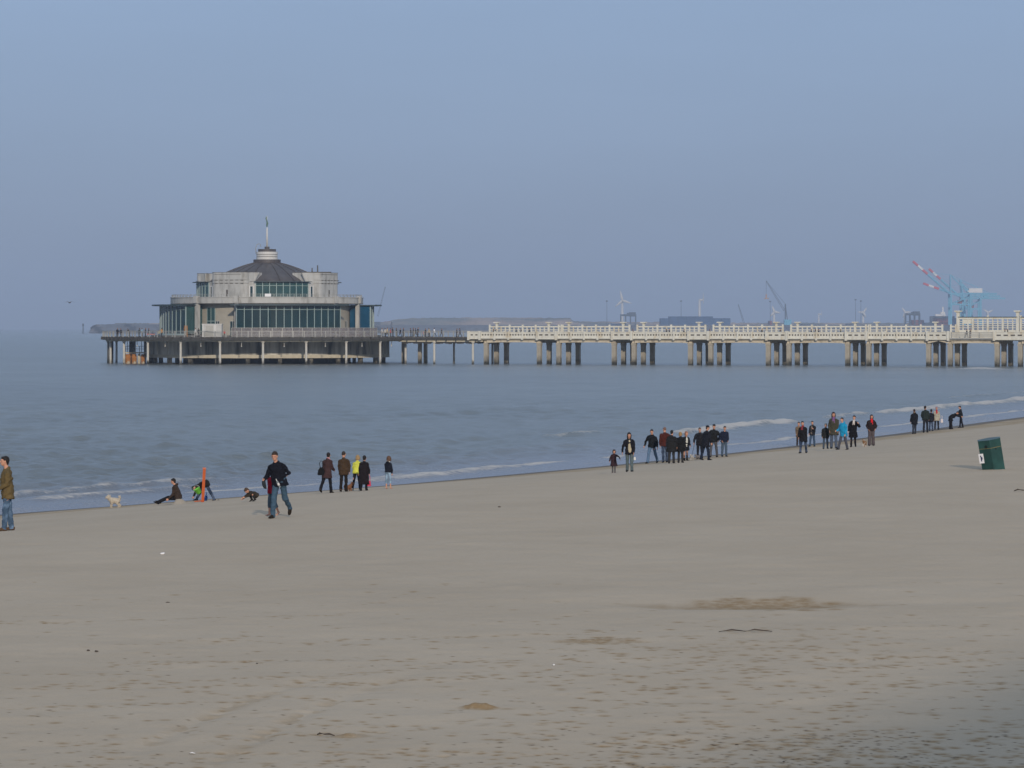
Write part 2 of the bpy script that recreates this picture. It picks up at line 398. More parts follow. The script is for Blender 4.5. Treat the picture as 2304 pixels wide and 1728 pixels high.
def sand_z(X, Y, A, Rr):
    Z = ground(X, Y).astype(float); e, a = shore(X, Y)
    near = np.clip((e - 2) / 6, 0, 1)
    Z += near * (.018 * vnoise(X * .35, Y * .35, 1) + .025 * vnoise(X * 1.1, Y * 1.1, 2) + .012 * vnoise(X * 3.1, Y * 3.1, 3))
    dim = np.zeros_like(Z); grit = np.zeros_like(Z)
    ai = ang_s; ri = rad_s
    for (x, y, s, d, q) in PR:
        an = math.atan2(x, y); r = math.hypot(x, y); da = 2.4 * s / r
        i0, i1 = np.searchsorted(ai, [an - da, an + da]); j0, j1 = np.searchsorted(ri, [r - 2.4 * s, r + 2.4 * s])
        if i1 <= i0: continue
        j1 = max(j1, j0 + 1)
        dd = ((X[j0:j1, i0:i1] - x) ** 2 + (Y[j0:j1, i0:i1] - y) ** 2) / s ** 2
        d *= .55; Z[j0:j1, i0:i1] += -.8 * d * np.exp(-dd * 1.6) + (d * .30 if s < .16 else 0) * np.exp(-(np.sqrt(dd) - 1.25) ** 2 * 6)
        dim[j0:j1, i0:i1] = np.maximum(dim[j0:j1, i0:i1], min(1, q * 1.7) * np.exp(-dd * 2.0))
        if q > 1.5: grit[j0:j1, i0:i1] = np.maximum(grit[j0:j1, i0:i1], np.exp(-dd * 1.2))
    for (px, py, s, h_) in LUMPS:
        p = hit(px, py); dd = ((X - p.x) ** 2 + (Y - p.y) ** 2) / s ** 2; Z += h_ * np.exp(-dd * 1.3) * (1 + .8 * vnoise(X * 22, Y * 22, 9))
    for (px, py, sx, sy, q) in DAMPS:
        p = hit(px, py); dd = ((X - p.x) / sx) ** 2 + ((Y - p.y) / sy) ** 2
        dim = np.maximum(dim, q * np.clip(1.25 - dd, 0, 1) * np.clip(.75 + 1.2 * vnoise(X * 4, Y * 4, 5), 0, 1))
    p = hit(1715, 1357); dd = ((X - p.x) / 2.6) ** 2 + ((Y - p.y) / .9) ** 2; Z -= .06 * np.exp(-dd)
    p = hit(404, 1134); fx = np.clip((X - p.x + .22) / .10, 0, 1) * np.clip((p.x + .28 - X) / .22, 0, 1); Z += .18 * fx * np.clip(1.6 - np.abs(Y - p.y) / .5, 0, 1)
    # two faint wheel ruts
    for off in (0, 1.1):
        q0 = hit(210, 1727); q1 = hit(740, 1525); d0 = Vector((q1.x - q0.x, q1.y - q0.y)); l = d0.length; d0 /= l
        sx = (X - q0.x - off) * d0.y - (Y - q0.y) * d0.x + .25 * np.sin(Y * .35); t_ = ((X - q0.x) * d0.x + (Y - q0.y) * d0.y)
        Z -= .028 * np.exp(-(sx / .16) ** 2) * np.clip(1 - np.abs(t_ - l / 2) / (l * .75), 0, 1) * (1 + vnoise(X * 5, Y * 5, 8))
        dim = np.maximum(dim, .4 * np.exp(-(sx / .14) ** 2) * np.clip(1 - np.abs(t_ - l / 2) / (l * .75), 0, 1) * (vnoise(X * 3, Y * 3, 12) > .0))
    wob = 1.1 * vnoise(a * .12, a * 0, 4) + .5 * vnoise(a * .5, a * 0, 6)
    wet = np.clip(1 - (e - 1.4 - .7 * wob) / .8, 0, 1) * .95
    band = np.clip(1 - (e - 5.0 - 3.0 * wob) / 1.2, 0, 1) * np.clip(.75 + .9 * vnoise(a * .5, e * 1.4, 14), 0, 1) * (e > -1)
    return Z, {'damp': np.clip(dim, 0, 1), 'grit': grit, 'wet': np.clip(wet, 0, 1), 'band': band}
sand = grid_mesh('sand_beach', ang_s, rad_s, sand_z, sand_mat()); tag(sand, kind='structure')

def water_mat():
    m = bpy.data.materials.new('sea_water'); m.use_nodes = True; t = m.node_tree; b = t.nodes['Principled BSDF']; L = t.links.new
    g = t.nodes.new('ShaderNodeNewGeometry')
    def noise(s, d, vec, ro=.6):
        n = t.nodes.new('ShaderNodeTexNoise'); n.inputs['Scale'].default_value = s; n.inputs['Detail'].default_value = d; n.inputs['Roughness'].default_value = ro
        L(vec, n.inputs['Vector']); return n.outputs[0]
    mp = t.nodes.new('ShaderNodeMapping'); mp.inputs['Rotation'].default_value = (0, 0, R(-20)); mp.inputs['Scale'].default_value = (.8, 1, 1)
    L(g.outputs['Position'], mp.inputs[0])
    fo = t.nodes.new('ShaderNodeAttribute'); fo.attribute_name = 'foam'
    sh = t.nodes.new('ShaderNodeAttribute'); sh.attribute_name = 'shallow_sheen'
    n = noise(3.4, 9, mp.outputs[0], .8)
    s = t.nodes.new('ShaderNodeMath'); s.operation = 'MULTIPLY_ADD'; s.inputs[1].default_value = 2.4; s.inputs[2].default_value = -1.25
    L(n, s.inputs[0])
    a_ = t.nodes.new('ShaderNodeMath'); a_.operation = 'ADD'; L(fo.outputs['Fac'], a_.inputs[0]); L(s.outputs[0], a_.inputs[1])
    r = t.nodes.new('ShaderNodeMapRange'); r.inputs[1].default_value = .30; r.inputs[2].default_value = .75; L(a_.outputs[0], r.inputs[0])
    fm = t.nodes.new('ShaderNodeMath'); fm.operation = 'MULTIPLY'; L(r.outputs[0], fm.inputs[0])
    st = t.nodes.new('ShaderNodeMath'); st.operation = 'GREATER_THAN'; st.inputs[1].default_value = .02; L(fo.outputs['Fac'], st.inputs[0]); L(st.outputs[0], fm.inputs[1])
    mx0 = t.nodes.new('ShaderNodeMix'); mx0.data_type = 'RGBA'; L(sh.outputs['Fac'], mx0.inputs[0])
    mx0.inputs[6].default_value = (.140, .158, .162, 1); mx0.inputs[7].default_value = (.190, .200, .250, 1)  # lavender tone over the shallows paints in their lighter reflection
    big = noise(.02, 4, mp.outputs[0])
    v = t.nodes.new('ShaderNodeMapRange'); v.inputs[1].default_value = .35; v.inputs[2].default_value = .65; v.inputs[3].default_value = .9; v.inputs[4].default_value = 1.12; L(big, v.inputs[0])
    sc_ = t.nodes.new('ShaderNodeVectorMath'); sc_.operation = 'SCALE'; L(mx0.outputs[2], sc_.inputs[0]); L(v.outputs[0], sc_.inputs['Scale'])
    mx = t.nodes.new('ShaderNodeMix'); mx.data_type = 'RGBA'; L(fm.outputs[0], mx.inputs[0]); L(sc_.outputs[0], mx.inputs[6]); mx.inputs[7].default_value = (.52, .50, .48, 1)
    L(mx.outputs[2], b.inputs['Base Color'])
    rr = t.nodes.new('ShaderNodeMapRange'); rr.inputs[3].default_value = .22; rr.inputs[4].default_value = .9; L(fm.outputs[0], rr.inputs[0]); L(rr.outputs[0], b.inputs['Roughness'])
    b.inputs['IOR'].default_value = 1.33; b.inputs['Specular IOR Level'].default_value = .5
    bn = t.nodes.new('ShaderNodeBump'); bn.inputs['Strength'].default_value = .6; bn.inputs['Distance'].default_value = .28
    L(noise(2.4, 6, mp.outputs[0], .66), bn.inputs['Height'])
    b2 = t.nodes.new('ShaderNodeBump'); b2.inputs['Strength'].default_value = .22; b2.inputs['Distance'].default_value = .6
    L(noise(.7, 4, mp.outputs[0], .6), b2.inputs['Height']); L(bn.outputs[0], b2.inputs['Normal'])
    L(b2.outputs[0], b.inputs['Normal'])
    return m
inv = np.linspace(1 / 105., 1 / 700., 760)
rad_w = np.concatenate([np.linspace(60, 104, 10), 1 / inv, 1 / np.linspace(1 / 705., 1 / 60000., 140)])
ang_w = nonuni(-10.0, 10.0, 760, 80, 40)
WV = []
for lam, amp in ((28, .022), (17, .015), (10.5, .013), (7.5, .014), (5.6, .017), (4.2, .020), (3.1, .021), (2.3, .017), (1.8, .014), (1.4, .011), (1.1, .008)):
    for _ in range(3 if lam > 5 else 4):
        th = math.atan2(Nn[1], Nn[0]) + random.gauss(0, .7 if lam > 5 else 1.1)
        WV.append((lam * random.uniform(.85, 1.15), amp * .8, math.cos(th), math.sin(th), random.uniform(0, 6.28)))
def bump1(x, c, s): return np.exp(-((x - c) / s) ** 2)
def ramp01(x, a, b, s): return np.clip((x - a) / s, 0, 1) * np.clip((b - x) / s, 0, 1)
def water_z(X, Y, A, Rr):
    e, a = shore(X, Y); Z = np.zeros_like(X)
    damp_ = np.clip((-e - 1.5) / 9, 0.02, 1)
    for lam, amp, cx, cy, ph in WV:
        px_r = Rr ** 2 / (ZC * 3243)             # radial size of a pixel on the water
        q = np.clip(1.6 * lam / np.maximum(px_r, 1e-3) - .8, 0, 1) if lam < 12 else np.clip(2.5 * lam / px_r - .8, 0, 1)
        s = np.sin((X * cx + Y * cy) * 2 * math.pi / lam + ph + 1.3 * vnoise(X / (lam * 2.5), Y / (lam * 2.5), int(lam * 7)))
        Z += amp * q * (s - .25 * np.cos(2 * ((X * cx + Y * cy) * 2 * math.pi / lam + ph)))
    Z *= damp_ * (1 + .9 * vnoise(X * .03, Y * .03, 21))
    foam = np.zeros_like(X)
    w1 = 1.6 * vnoise(a * .09, a * 0 + 3.3, 30) + .7 * vnoise(a * .35, a * 0 + 1.3, 31)
    def breaker(ec, a0, a1, h_, wd, fw, fs, edge=6):
        nonlocal Z, foam
        m_ = ramp01(a, a0, a1, edge); d = e - ec - w1
        prof = np.where(d > 0, np.exp(-(d / (wd * .6)) ** 2), np.exp(-(d / (wd * 1.7)) ** 2))
        Z = Z + h_ * m_ * prof * (1 + .5 * vnoise(a * .3, e * .3, 33))
        ff = np.where(d > -.35 * wd, np.exp(-np.clip(d - .2, 0, None) / fw), np.exp(-((d + .35 * wd) / .35) ** 2))
        foam = np.maximum(foam, fs * np.clip(m_ * 1.6, 0, 1) * ff * (1 + .8 * vnoise(a * .8, e * 1.5, 34)))
    breaker(-14.2, 96, 129, .26, .7, .9, 1.0)
    breaker(-14.0, 134, 152, .20, .7, .35, .6, 4)
    breaker(-13.5, 150, 420, .24, .8, 1.0, .95)
    breaker(-21, 200, 380, .18, 1.2, .3, .4, 12)
    breaker(-18.8, 86, 98, .22, .8, .25, .5, 4)
    breaker(-3.3, 26, 47, .13, .6, .8, .75, 3)
    breaker(-8.5, 8, 28, .20, .8, .25, .55, 4)
    breaker(-5.5, 6, 22, .12, .6, .3, .55, 4)
    breaker(-12.5, 30, 90, .12, 1.4, .2, 0)
    breaker(-13, -10, 40, .13, 1.2, .2, 0)
    breaker(-22, 20, 130, .13, 1.8, .2, 0)
    breaker(-33, -20, 120, .15, 2.2, .2, 0)
    breaker(-47, 20, 160, .15, 2.4, .2, 0)
    w2 = 1.3 * vnoise(a * .16, a * 0 + 7.3, 40) + .5 * vnoise(a * .8, a * 0 + 5.3, 41)
    fc = np.interp(a, [0, 30], [1.9, 4.4]); d = e + fc + w2
    foam = np.maximum(foam, 1.1 * np.exp(-(d / np.interp(a, [0, 40], [.26, .45])) ** 2) * np.clip(.65 + 1.6 * vnoise(a * .22, a * 0 + 9, 42), 0, 1))
    d = e + .45 * fc + .6 * w2
    foam = np.maximum(foam, .55 * np.exp(-(d / .22) ** 2) * np.clip(.1 + 1.8 * vnoise(a * .3, a * 0 + 2, 43), 0, 1))
    foam = np.maximum(foam, .46 * np.clip(1 + e / 12, 0, 1) * np.clip(.35 + 2.2 * vnoise(X * .25, Y * .13, 44), 0, 1) * (e < -.5))
    # wash round the piles at the landward end
    d1 = ((X - 79) / 4.0) ** 2 + ((Y - 546) / 8) ** 2; foam = np.maximum(foam, 1.3 * np.exp(-d1)); Z += .4 * np.exp(-d1)
    d1 = ((X - 68) / 4.5) ** 2 + ((Y - 556) / 5) ** 2; foam = np.maximum(foam, .55 * np.exp(-d1))
    Z = np.where(e > -.2, np.minimum(Z, .01), Z)
    return Z, {'foam': np.clip(foam, 0, 1.2), 'shallow_sheen': np.clip(1 + e / 16, 0, 1)}
sea = grid_mesh('sea_water', ang_w, rad_w, water_z, water_mat()); tag(sea, kind='structure')

# ------------------------------------------------------------ the pier: frame of reference
PC = Vector((-48.2, 651.9, 0)); PHI = math.atan2(-.387, .922)
DU = Vector((math.cos(PHI), math.sin(PHI), 0)); DV = Vector((-math.sin(PHI), math.cos(PHI), 0))
def px2u(px, v):
    t = (px - 1152) / F; b = PC + DV * v
    return (t * b.y - b.x) / (DU.x - t * DU.y)
PV = Vector((-49.25, 652.0, 0))               # centre of the pavilion
LOS = math.atan2(-PV.y, -PV.x)                  # from the pavilion to the camera
def pol(r, th, z):                              # th in degrees, to the right of the line to the camera
    a = LOS + R(th); return (r * math.cos(a), r * math.sin(a), z)

# ---- white concrete pier
pier = empty('concrete_pier', PC, PHI); tag(pier, 'long cream white concrete pier on square columns, right of the pavilion', 'pier')
bents = [(None, 49.0)] + [(60.1 + 15.42 * k, 60.1 + 15.42 * k + 4.05) for k in range(6)] + [(150.0, 154.3), (165.4, 169.6)]
UEND = 182.0; U0 = px2u(1071, -6.1)
d = MB(); d.box(U0, UEND, -5.85, 5.85, 4.68, 5.12); d.build('deck_slab', M['pier_beam'], pier)
colm = MB(); colm.box(-.40, .40, -.40, .40, -2.5, 4.12); colm.box(-.46, .46, -.46, .46, 3.72, 4.13)
proto_col = None
for A_, B_ in bents:
    bb = MB(); us = [q for q in (A_, B_) if q is not None]
    for q in us: bb.box(q - .34, q + .34, -5.3, 5.3, 4.13, 4.66)
    bo = bb.build('bent', M['pier_beam'], pier)
    for q in us:
        for v in (-5, 0, 5):
            if proto_col is None:
                proto_col = colm.build('column', M['pier_col'], bo); c = proto_col
            else:
                c = proto_col.copy(); COL.objects.link(c); c.parent = bo
            c.location = (q, v, 0)
def span_beam(u0, u1, v0):
    b = MB()
    if True:
        n = 10
        for i in range(n):
            a0 = u0 + (u1 - u0) * i / n; a1 = u0 + (u1 - u0) * (i + 1) / n
            f0 = abs(2 * i / n - 1); f1 = abs(2 * (i + 1) / n - 1)
            z0 = 4.13 + .12 * (1 - f0 ** 4); z1 = 4.13 + .12 * (1 - f1 ** 4)
            b.add([(a0, v0, z0), (a1, v0, z1), (a1, v0 + .4, z1), (a0, v0 + .4, z0), (a0, v0, 4.675), (a1, v0, 4.675), (a1, v0 + .4, 4.675), (a0, v0 + .4, 4.675)],
                  [(0, 3, 2, 1), (4, 5, 6, 7), (0, 1, 5, 4), (2, 3, 7, 6)] + ([(0, 4, 7, 3)] if i == 0 else []) + ([(1, 2, 6, 5)] if i == n - 1 else []))
    return b
def parapet(u0, u1, v, nb):
    b = MB(); s = -1 if v < 0 else 1
    y0, y1 = sorted((v, v - s * .22))
    b.box(u0, u1, y0, y1, 5.14, 5.54); b.box(u0, u1, y0, y1, 5.84, 6.14); yy = sorted((v + s * .07, v - s * .29))
    b.box(u0, u1, yy[0], yy[1], 6.142, 6.25)
    yy = sorted((v + s * .30, v - s * .24)); b.box(u0, u1, yy[0], yy[1], 4.93, 5.138)
    b.mi = 1; b.box(u0, u1, y0 + .09, y1 - .09, 5.541, 5.839); b.mi = 0  # dark strip paints in the shade inside the holes
    bw = (u1 - u0) / nb
    for i in range(nb):
        nh = 5
        for k in range(nh + 1):
            cu = u0 + bw * (i + k / nh); hw = .12
            b.box(max(u0, cu - hw), min(u1, cu + hw), y0 + .003, y1 - .003, 5.541, 5.839)
        if i > 0:
            cu = u0 + bw * i; yy = sorted((v + s * .16, v - s * .32)); b.box(cu - .17, cu + .17, yy[0], yy[1], 5.141, 6.38)
            yy = sorted((v + s * .34, v - s * .1)); b.box(cu - .17, cu + .17, yy[0], yy[1], 4.68, 4.928)
    return b
def parapet_box(u0, u1, v, slots=3):
    b = MB(); s = -1 if v < 0 else 1
    y0, y1 = sorted((v + s * .28, v))
    b.box(u0, u1, y0, y1, 4.90, 5.54); b.box(u0, u1, y0, y1, 5.80, 6.20); yy = sorted((v + s * .36, v - s * .06)); b.box(u0, u1, yy[0], yy[1], 6.202, 6.32)
    b.mi = 1; b.box(u0, u1, y0 + .10, y1 - .10, 5.541, 5.799); b.mi = 0  # slot shade painted as a dark strip between the uprights
    w_ = (u1 - u0) / slots
    for k in range(slots + 1):
        cu = u0 + k * w_; b.box(max(u0, cu - .24), min(u1, cu + .24), y0 + .003, y1 - .003, 5.541, 5.799)
    yy = sorted((v + s * .34, v)); b.box(u0, u1, yy[0], yy[1], 4.84, 4.898)
    for cu in (u0 - .2, u1 + .2):
        yy = sorted((v + s * .45, v - s * .12)); b.box(cu - .21, cu + .21, yy[0], yy[1], 4.66, 6.44)
    return b
cent = [(b + (a if a is not None else b - 4.05)) / 2 for a, b in bents]
UH = px2u(2139, -6.1)                            # where the wide landing bay begins
for v in (-6.1, 6.1):
    for i, c in enumerate(cent[:7]):
        h_ = 2.2 if i else 1.4
        if c + h_ > UH: break
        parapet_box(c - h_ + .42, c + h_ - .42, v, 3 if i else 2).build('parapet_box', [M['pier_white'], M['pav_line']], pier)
    for i in range(6):
        u0 = cent[i] + (2.2 if i else 1.4); u1 = cent[i + 1] - 2.2
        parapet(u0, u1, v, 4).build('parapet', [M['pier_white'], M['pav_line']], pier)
for i in range(len(cent) - 1):
    for v0 in (-5.62, 5.22): span_beam((bents[i][1] + .36) , bents[i + 1][0] - .36, v0).build('edge_beam', M['pier_beam'], pier)
b = MB(); parapet_c = cent[6]
b.box(cent[6] - 2.2, cent[6] + 2.2, 5.2, 5.6, 4.2, 4.67); b.build('edge_beam', M['pier_beam'], pier)
# haunched brackets that splay out under the bent at the landing bay
b = MB()
for s_ in (-1, 1):
    b.add([(cent[6] + s_ * 2.0, -5.9, 4.15), (cent[6] + s_ * 2.0, -5.5, 4.15), (cent[6] + s_ * .1, -5.5, 4.62), (cent[6] + s_ * .1, -5.9, 4.62),
           (cent[6] + s_ * 2.0, -5.9, 4.55), (cent[6] + s_ * 2.0, -5.5, 4.55), (cent[6] + s_ * .1, -5.5, 4.674), (cent[6] + s_ * .1, -5.9, 4.674)],
          [(0, 1, 2, 3), (4, 7, 6, 5), (0, 3, 7, 4), (1, 5, 6, 2), (0, 4, 5, 1), (3, 2, 6, 7)])
b.build('haunch', M['pier_beam'], pier)
# landing bay: grey slatted railing, then boxes again
U1 = px2u(2235, -6.1); g = MB()
g.box(UH, U1, -6.14, -5.94, 5.13, 5.24); g.box(UH, U1, -6.14, -5.96, 6.12, 6.24); g.box(UH, U1, -6.4, -5.9, 4.93, 5.128)
for z in (5.38, 5.55, 5.72, 5.89): g.box(UH, U1, -6.08, -6.02, z, z + .1)
q = UH + .02
while q < U1: g.box(q, q + .16, -6.13, -5.97, 5.24, 6.12); q += 2.6
go = g.build('railing', M['steel'], pier); tag(go, 'grey slatted railing section')
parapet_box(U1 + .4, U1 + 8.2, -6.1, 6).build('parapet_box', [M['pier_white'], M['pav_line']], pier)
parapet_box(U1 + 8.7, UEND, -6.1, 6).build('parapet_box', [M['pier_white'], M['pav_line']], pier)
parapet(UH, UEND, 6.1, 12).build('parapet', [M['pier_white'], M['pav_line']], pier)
e_ = MB(); e_.box(U0, U0 + .25, -6.1, -3.2, 5.13, 6.25); e_.box(U0 - .9, U0, -6.3, -5.0, 4.9, 5.12); e_.build('end_wall', M['pier_white'], pier)
e_ = MB(); e_.box(U0, U0 + .25, 3.2, 6.1, 5.13, 6.25); e_.build('end_wall', M['pier_white'], pier)
# windbreak down the middle
def windbreak(u0, u1, posts, tposts, zt=7.38, zb=6.18, rows=2, ttop=8.12, endpost=.24):
    b = MB(); y = .13
    b.box(u0, u1, -y, y, 5.121, zb); b.box(u0, u1, -y - .03, y + .03, zt - .26, zt)
    allp = sorted(set([u0 + .12, u1 - .12] + posts + tposts))
    for p in allp:
        if p in tposts: continue
        b.box(p - .15, p + .15, -y - .06, y + .06, 5.122, zt + .28)
    for p in tposts:
        b.box(p - .19, p + .19, -y - .08, y + .08, 5.122, ttop - .15); b.box(p - .52, p + .52, -.52, .52, ttop - .15, ttop + .05); b.box(p - .30, p + .30, -.3, .3, ttop - .27, ttop - .151)
    for a0, a1 in zip(allp[:-1], allp[1:]):
        L_ = a1 - a0; n = max(1, round(L_ / .93))
        for k in range(1, n): b.box(a0 + L_ * k / n - .11, a0 + L_ * k / n + .11, -y + .03, y - .03, zb + .001, zt - .261)
        H_ = (zt - .26 - zb) / rows
        for r_ in range(1, rows): b.box(a0 + .16, a1 - .16, -y + .06, y - .06, zb + H_ * r_ - .08, zb + H_ * r_ + .08)
        b.box(a0 + .16, a1 - .16, -y + .02, y - .02, zb + .001, zb + .1)
    return b
gaps = {1: 0, 2: 1, 3: 1, 4: 1, 5: 0, 6: 1}
u = px2u(1101, 0)
for i in range(1, 7):
    c = cent[i]; prev = cent[i - 1]
    t0 = prev + 2.1 if i > 1 else px2u(1118, 0); t1 = c - 2.1
    ps = [t0 + (t1 - t0) * k / 4 for k in range(1, 4)]
    ue = c - .7
    tp = [t0, t1]
    if not gaps[i]: ps.append(c - .0)
    us_ = c - .7 if gaps[i] else c + .7
    wb = windbreak(u, us_, ps, tp)
    wb.build('windbreak', M['pier_white'], pier)
    u = c + .7
# u is now right of the last gap: short stub, then the tall glazed wall
UT = px2u(2156, 0); UT2 = px2u(2290, 0)
windbreak(u, UT - .3, [], []).build('windbreak', M['pier_white'], pier)
tw = MB(); zt = 8.95; zb = 6.65
def tall(u0, u1, nb, tops):
    b = MB(); b.box(u0, u1, -.15, .15, 5.121, zb); b.box(u0, u1, -.2, .2, zt - .34, zt); bw = (u1 - u0) / nb
    b.mi = 1; b.box(u0, u1, -.35, .35, zt + .002, zt + .12); b.mi = 0
    for k in range(nb + 1):
        p = u0 + bw * k; b.box(p - .17, p + .17, -.22, .22, 5.122, zt + .0 + (.35 if k % 2 == 0 else -.02))
    for k in range(nb):
        a0 = u0 + bw * k
        for j in (1, 2): b.box(a0 + bw * j / 3 - .1, a0 + bw * j / 3 + .1, -.12, .12, zb + .001, zt - .341)
        for r_ in range(1, 5):
            z = zb + (zt - .34 - zb) * r_ / 5; b.box(a0 + .18, a0 + bw - .18, -.09, .09, z - .06, z + .06)
        if k == 0: b.box(a0 + bw / 3, a0 + bw - .18, -.07, .07, zt - 1.1, zt - .342)
    for p in tops:
        b.box(p - .27, p + .27, -.27, .27, 5.123, 9.85); b.box(p - .62, p + .62, -.62, .62, 9.98, 10.2); b.box(p - .42, p + .42, -.42, .42, 9.851, 9.979)
    return b
tall(UT, UT2, 4, [UT, UT2]).build('tall_windbreak', [M['pier_white'], M['eave']], pier)
tall(UT2 + .6, UEND, 6, [UEND - .3]).build('tall_windbreak', [M['pier_white'], M['eave']], pier)

# ---- round platform on piles, with its drum
plat = empty('round_platform', PV); tag(plat, 'round grey pier platform on slender white piles around a stained concrete drum', 'platform')
b = MB(); b.arc(0.1, 32.6, 0, 360, 5.0, 5.3, pol, 96); b.build('deck', M['deck_grey'], plat)
b = MB(); b.arc(32.0, 32.95, 0, 360, 4.66, 5.22, pol, 96)
for k in range(96): b.arc(32.5, 33.15, k * 3.75 - .2, k * 3.75 + .2, 4.7, 5.3, pol, 1)
b.build('edge_beam', M['deck_dark'], plat)
b = MB(); b.arc(31.4, 32.2, 0, 360, 4.40, 4.66, pol, 96); b.build('ring_beam', M['drum_lip'], plat)
b = MB(); b.arc(23.9, 24.5, 0, 360, 1.78, 4.97, pol, 120)
for k in range(40): b.arc(24.5, 24.62, k * 9 + 1, k * 9 + 1.5, 1.79, 4.96, pol, 1)
b.build('drum_wall', M['drum'], plat)
b = MB(); b.arc(23.7, 24.62, 0, 360, 1.15, 1.779, pol, 120); b.arc(.2, 23.7, 0, 360, 1.2, 1.5, pol, 60); b.build('drum_foot', M['drum_lip'], plat)
b = MB(); b.loft([(0, 0, -2.5), (0, 0, 4.45)], [.24, .22], n=12); b.loft([(0, 0, 4.1), (0, 0, 4.42)], [.25, .42], n=12)
pp = None
for k in range(24):
    if pp is None: pp = b.build('pile', M['pile_white'], plat, True); c = pp
    else: c = pp.copy(); COL.objects.link(c)
    c.location = pol(31.8, 15 * k - 1.4, 0)
b = MB(); b.box(-.35, .35, -.35, .35, -2.5, 1.2); pp = None
for r_, n, off in ((23.6, 24, 6), (17.5, 16, 0), (10.5, 10, 5)):
    for k in range(n):
        if pp is None: pp = b.build('inner_column', M['pier_col'], plat); c = pp
        else: c = pp.copy(); COL.objects.link(c)
        c.location = pol(r_, 360 / n * k + off, 0); c.rotation_euler = (0, 0, LOS + R(360 / n * k + off))
b = MB(); b.arc(15.6, 16.2, 0, 360, -2.4, 1.19, pol, 48); b.build('core_wall', M['pile_dark'], plat)
# dark old fender piles at the seaward edge
b = MB(); b.loft([(0, 0, -2.5), (.1, 0, 4.9)], [.3, .26], n=10); pp = None
for th, r_ in ((-81, 31.8), (-88, 31.0), (-96, 31.6), (-100, 28), (-84, 27.0)):
    if pp is None: pp = b.build('fender_pile', M['pile_dark'], plat, True); c = pp
    else: c = pp.copy(); COL.objects.link(c)
    c.location = pol(r_, th, 0)
for th in range(-150, 200, 15):                  # hanging drain pipes between piles
    pass
b = MB()
for th in (-54, -39, -24, -9, 6, 21, 36, 51): 
    p = pol(31.2, th, 0); b.loft([(p[0], p[1], 3.55), (p[0], p[1], 4.7)], [.07, .07], n=6); b.ell((p[0], p[1], 3.5), (.14, .14, .14), 8, 5)
b.build('drain_pipes', M['pile_white'], plat, True)
# railing with its posts
GA0, GA1 = 51, 75                                 # opening where the walkway joins
rb = MB(); rb.arc(32.74, 32.82, GA1, 360 + GA0, 6.34, 6.44, pol, 90)
for z in (5.62, 5.86, 6.10): rb.arc(32.76, 32.80, GA1, 360 + GA0, z, z + .035, pol, 90)
rail = rb.build('railing', M['steel'], plat)
b = MB(); b.box(-.08, .08, -.08, .08, 5.0, 6.36); pp = None
for k in range(96):
    th = k * 3.75 + 1.2
    if GA0 < (th % 360) < GA1: continue
    if pp is None: pp = b.build('post', M['steel'], rail); c = pp
    else: c = pp.copy(); COL.objects.link(c)
    c.location = pol(32.78, th, 0); c.rotation_euler = (0, 0, LOS + R(th))
# inner glass wind screen of the café terrace
sb = MB(); sb.arc(28.0, 28.05, -14, 50, 5.42, 6.98, pol, 24); scr = sb.build('terrace_screen', M['screen'], plat)
b = MB(); b.box(-.06, .06, -.06, .06, 5.3, 7.05); pp = None
for k in range(17):
    th = -14 + 4 * k
    if pp is None: pp = b.build('screen_post', M['steel'], scr); c = pp
    else: c = pp.copy(); COL.objects.link(c)
    c.location = pol(28.02, th, 0); c.rotation_euler = (0, 0, LOS + R(th))
b = MB(); b.arc(27.97, 28.09, -14, 50, 6.985, 7.06, pol, 24); b.arc(27.97, 28.09, -14, 50, 5.36, 5.42, pol, 24); b.build('screen_rail', M['steel'], scr)
# rusty rolled tanks on a low landing stage under the deck
lst = empty('landing_stage', PV + Vector(pol(29, -78, 0))); tag(lst, 'low landing stage hanging under the seaward edge of the round platform', 'landing stage')
x0 = (283 - 1152) / F; 
def under(px, Y, z): return Vector(((px - 1152) / F * Y, Y, z)) - lst.location
Yt = 640.0
b = MB(); p = under(283, Yt, 1.9); q_ = under(330, Yt, 1.9); b.box(p.x, q_.x, p.y - 1.5, p.y + 2.2, 2.0, 2.22); b.build('stage_floor', M['drum_lip'], lst)
b = MB()
for px in (284, 300, 316, 329): 
    p = under(px, Yt, 0)
    b.box(p.x - .05, p.x + .05, p.y - 1.5, p.y - 1.4, 2.22, 3.4); b.box(p.x - .09, p.x + .09, p.y - 1.3, p.y - 1.1, -2, 2.0); b.box(p.x - .05, p.x + .05, p.y + 1.9, p.y + 2., 2.22, 4.9)
p = under(284, Yt, 0); q_ = under(329, Yt, 0)
for z in (2.85, 3.35): b.box(p.x, q_.x, p.y - 1.48, p.y - 1.42, z, z + .07)
b.bar((p.x + .3, p.y + 1, 3.4), (p.x + 2.2, p.y + 1.6, 4.9), .08); b.build('stage_railing', M['pile_dark'], lst)
for px, w_, lab in ((290, 13, 'rusty orange'), (304, 12, 'rusty orange'), (315, 7, 'pale'), (324, 10, 'rusty orange')):
    p = Vector(((px - 1152) / F * Yt, Yt - 1.6, 0)); r_ = w_ / 2 / 11.4
    b = MB(); b.loft([(0, 0, -1.0), (0, 0, 1.35), (0, 0, 1.5), (0, 0, 1.52), (0, 0, 1.85)], [r_ * .96, r_, r_ * 1.04, r_ * .9, r_ * .86], n=18)
    o = b.build('fender_drum', M['rust'] if lab != 'pale' else M['drum_lip'], None, True, p)
FENDERS = [o for o in bpy.data.objects if o.name.startswith('fender_drum')]
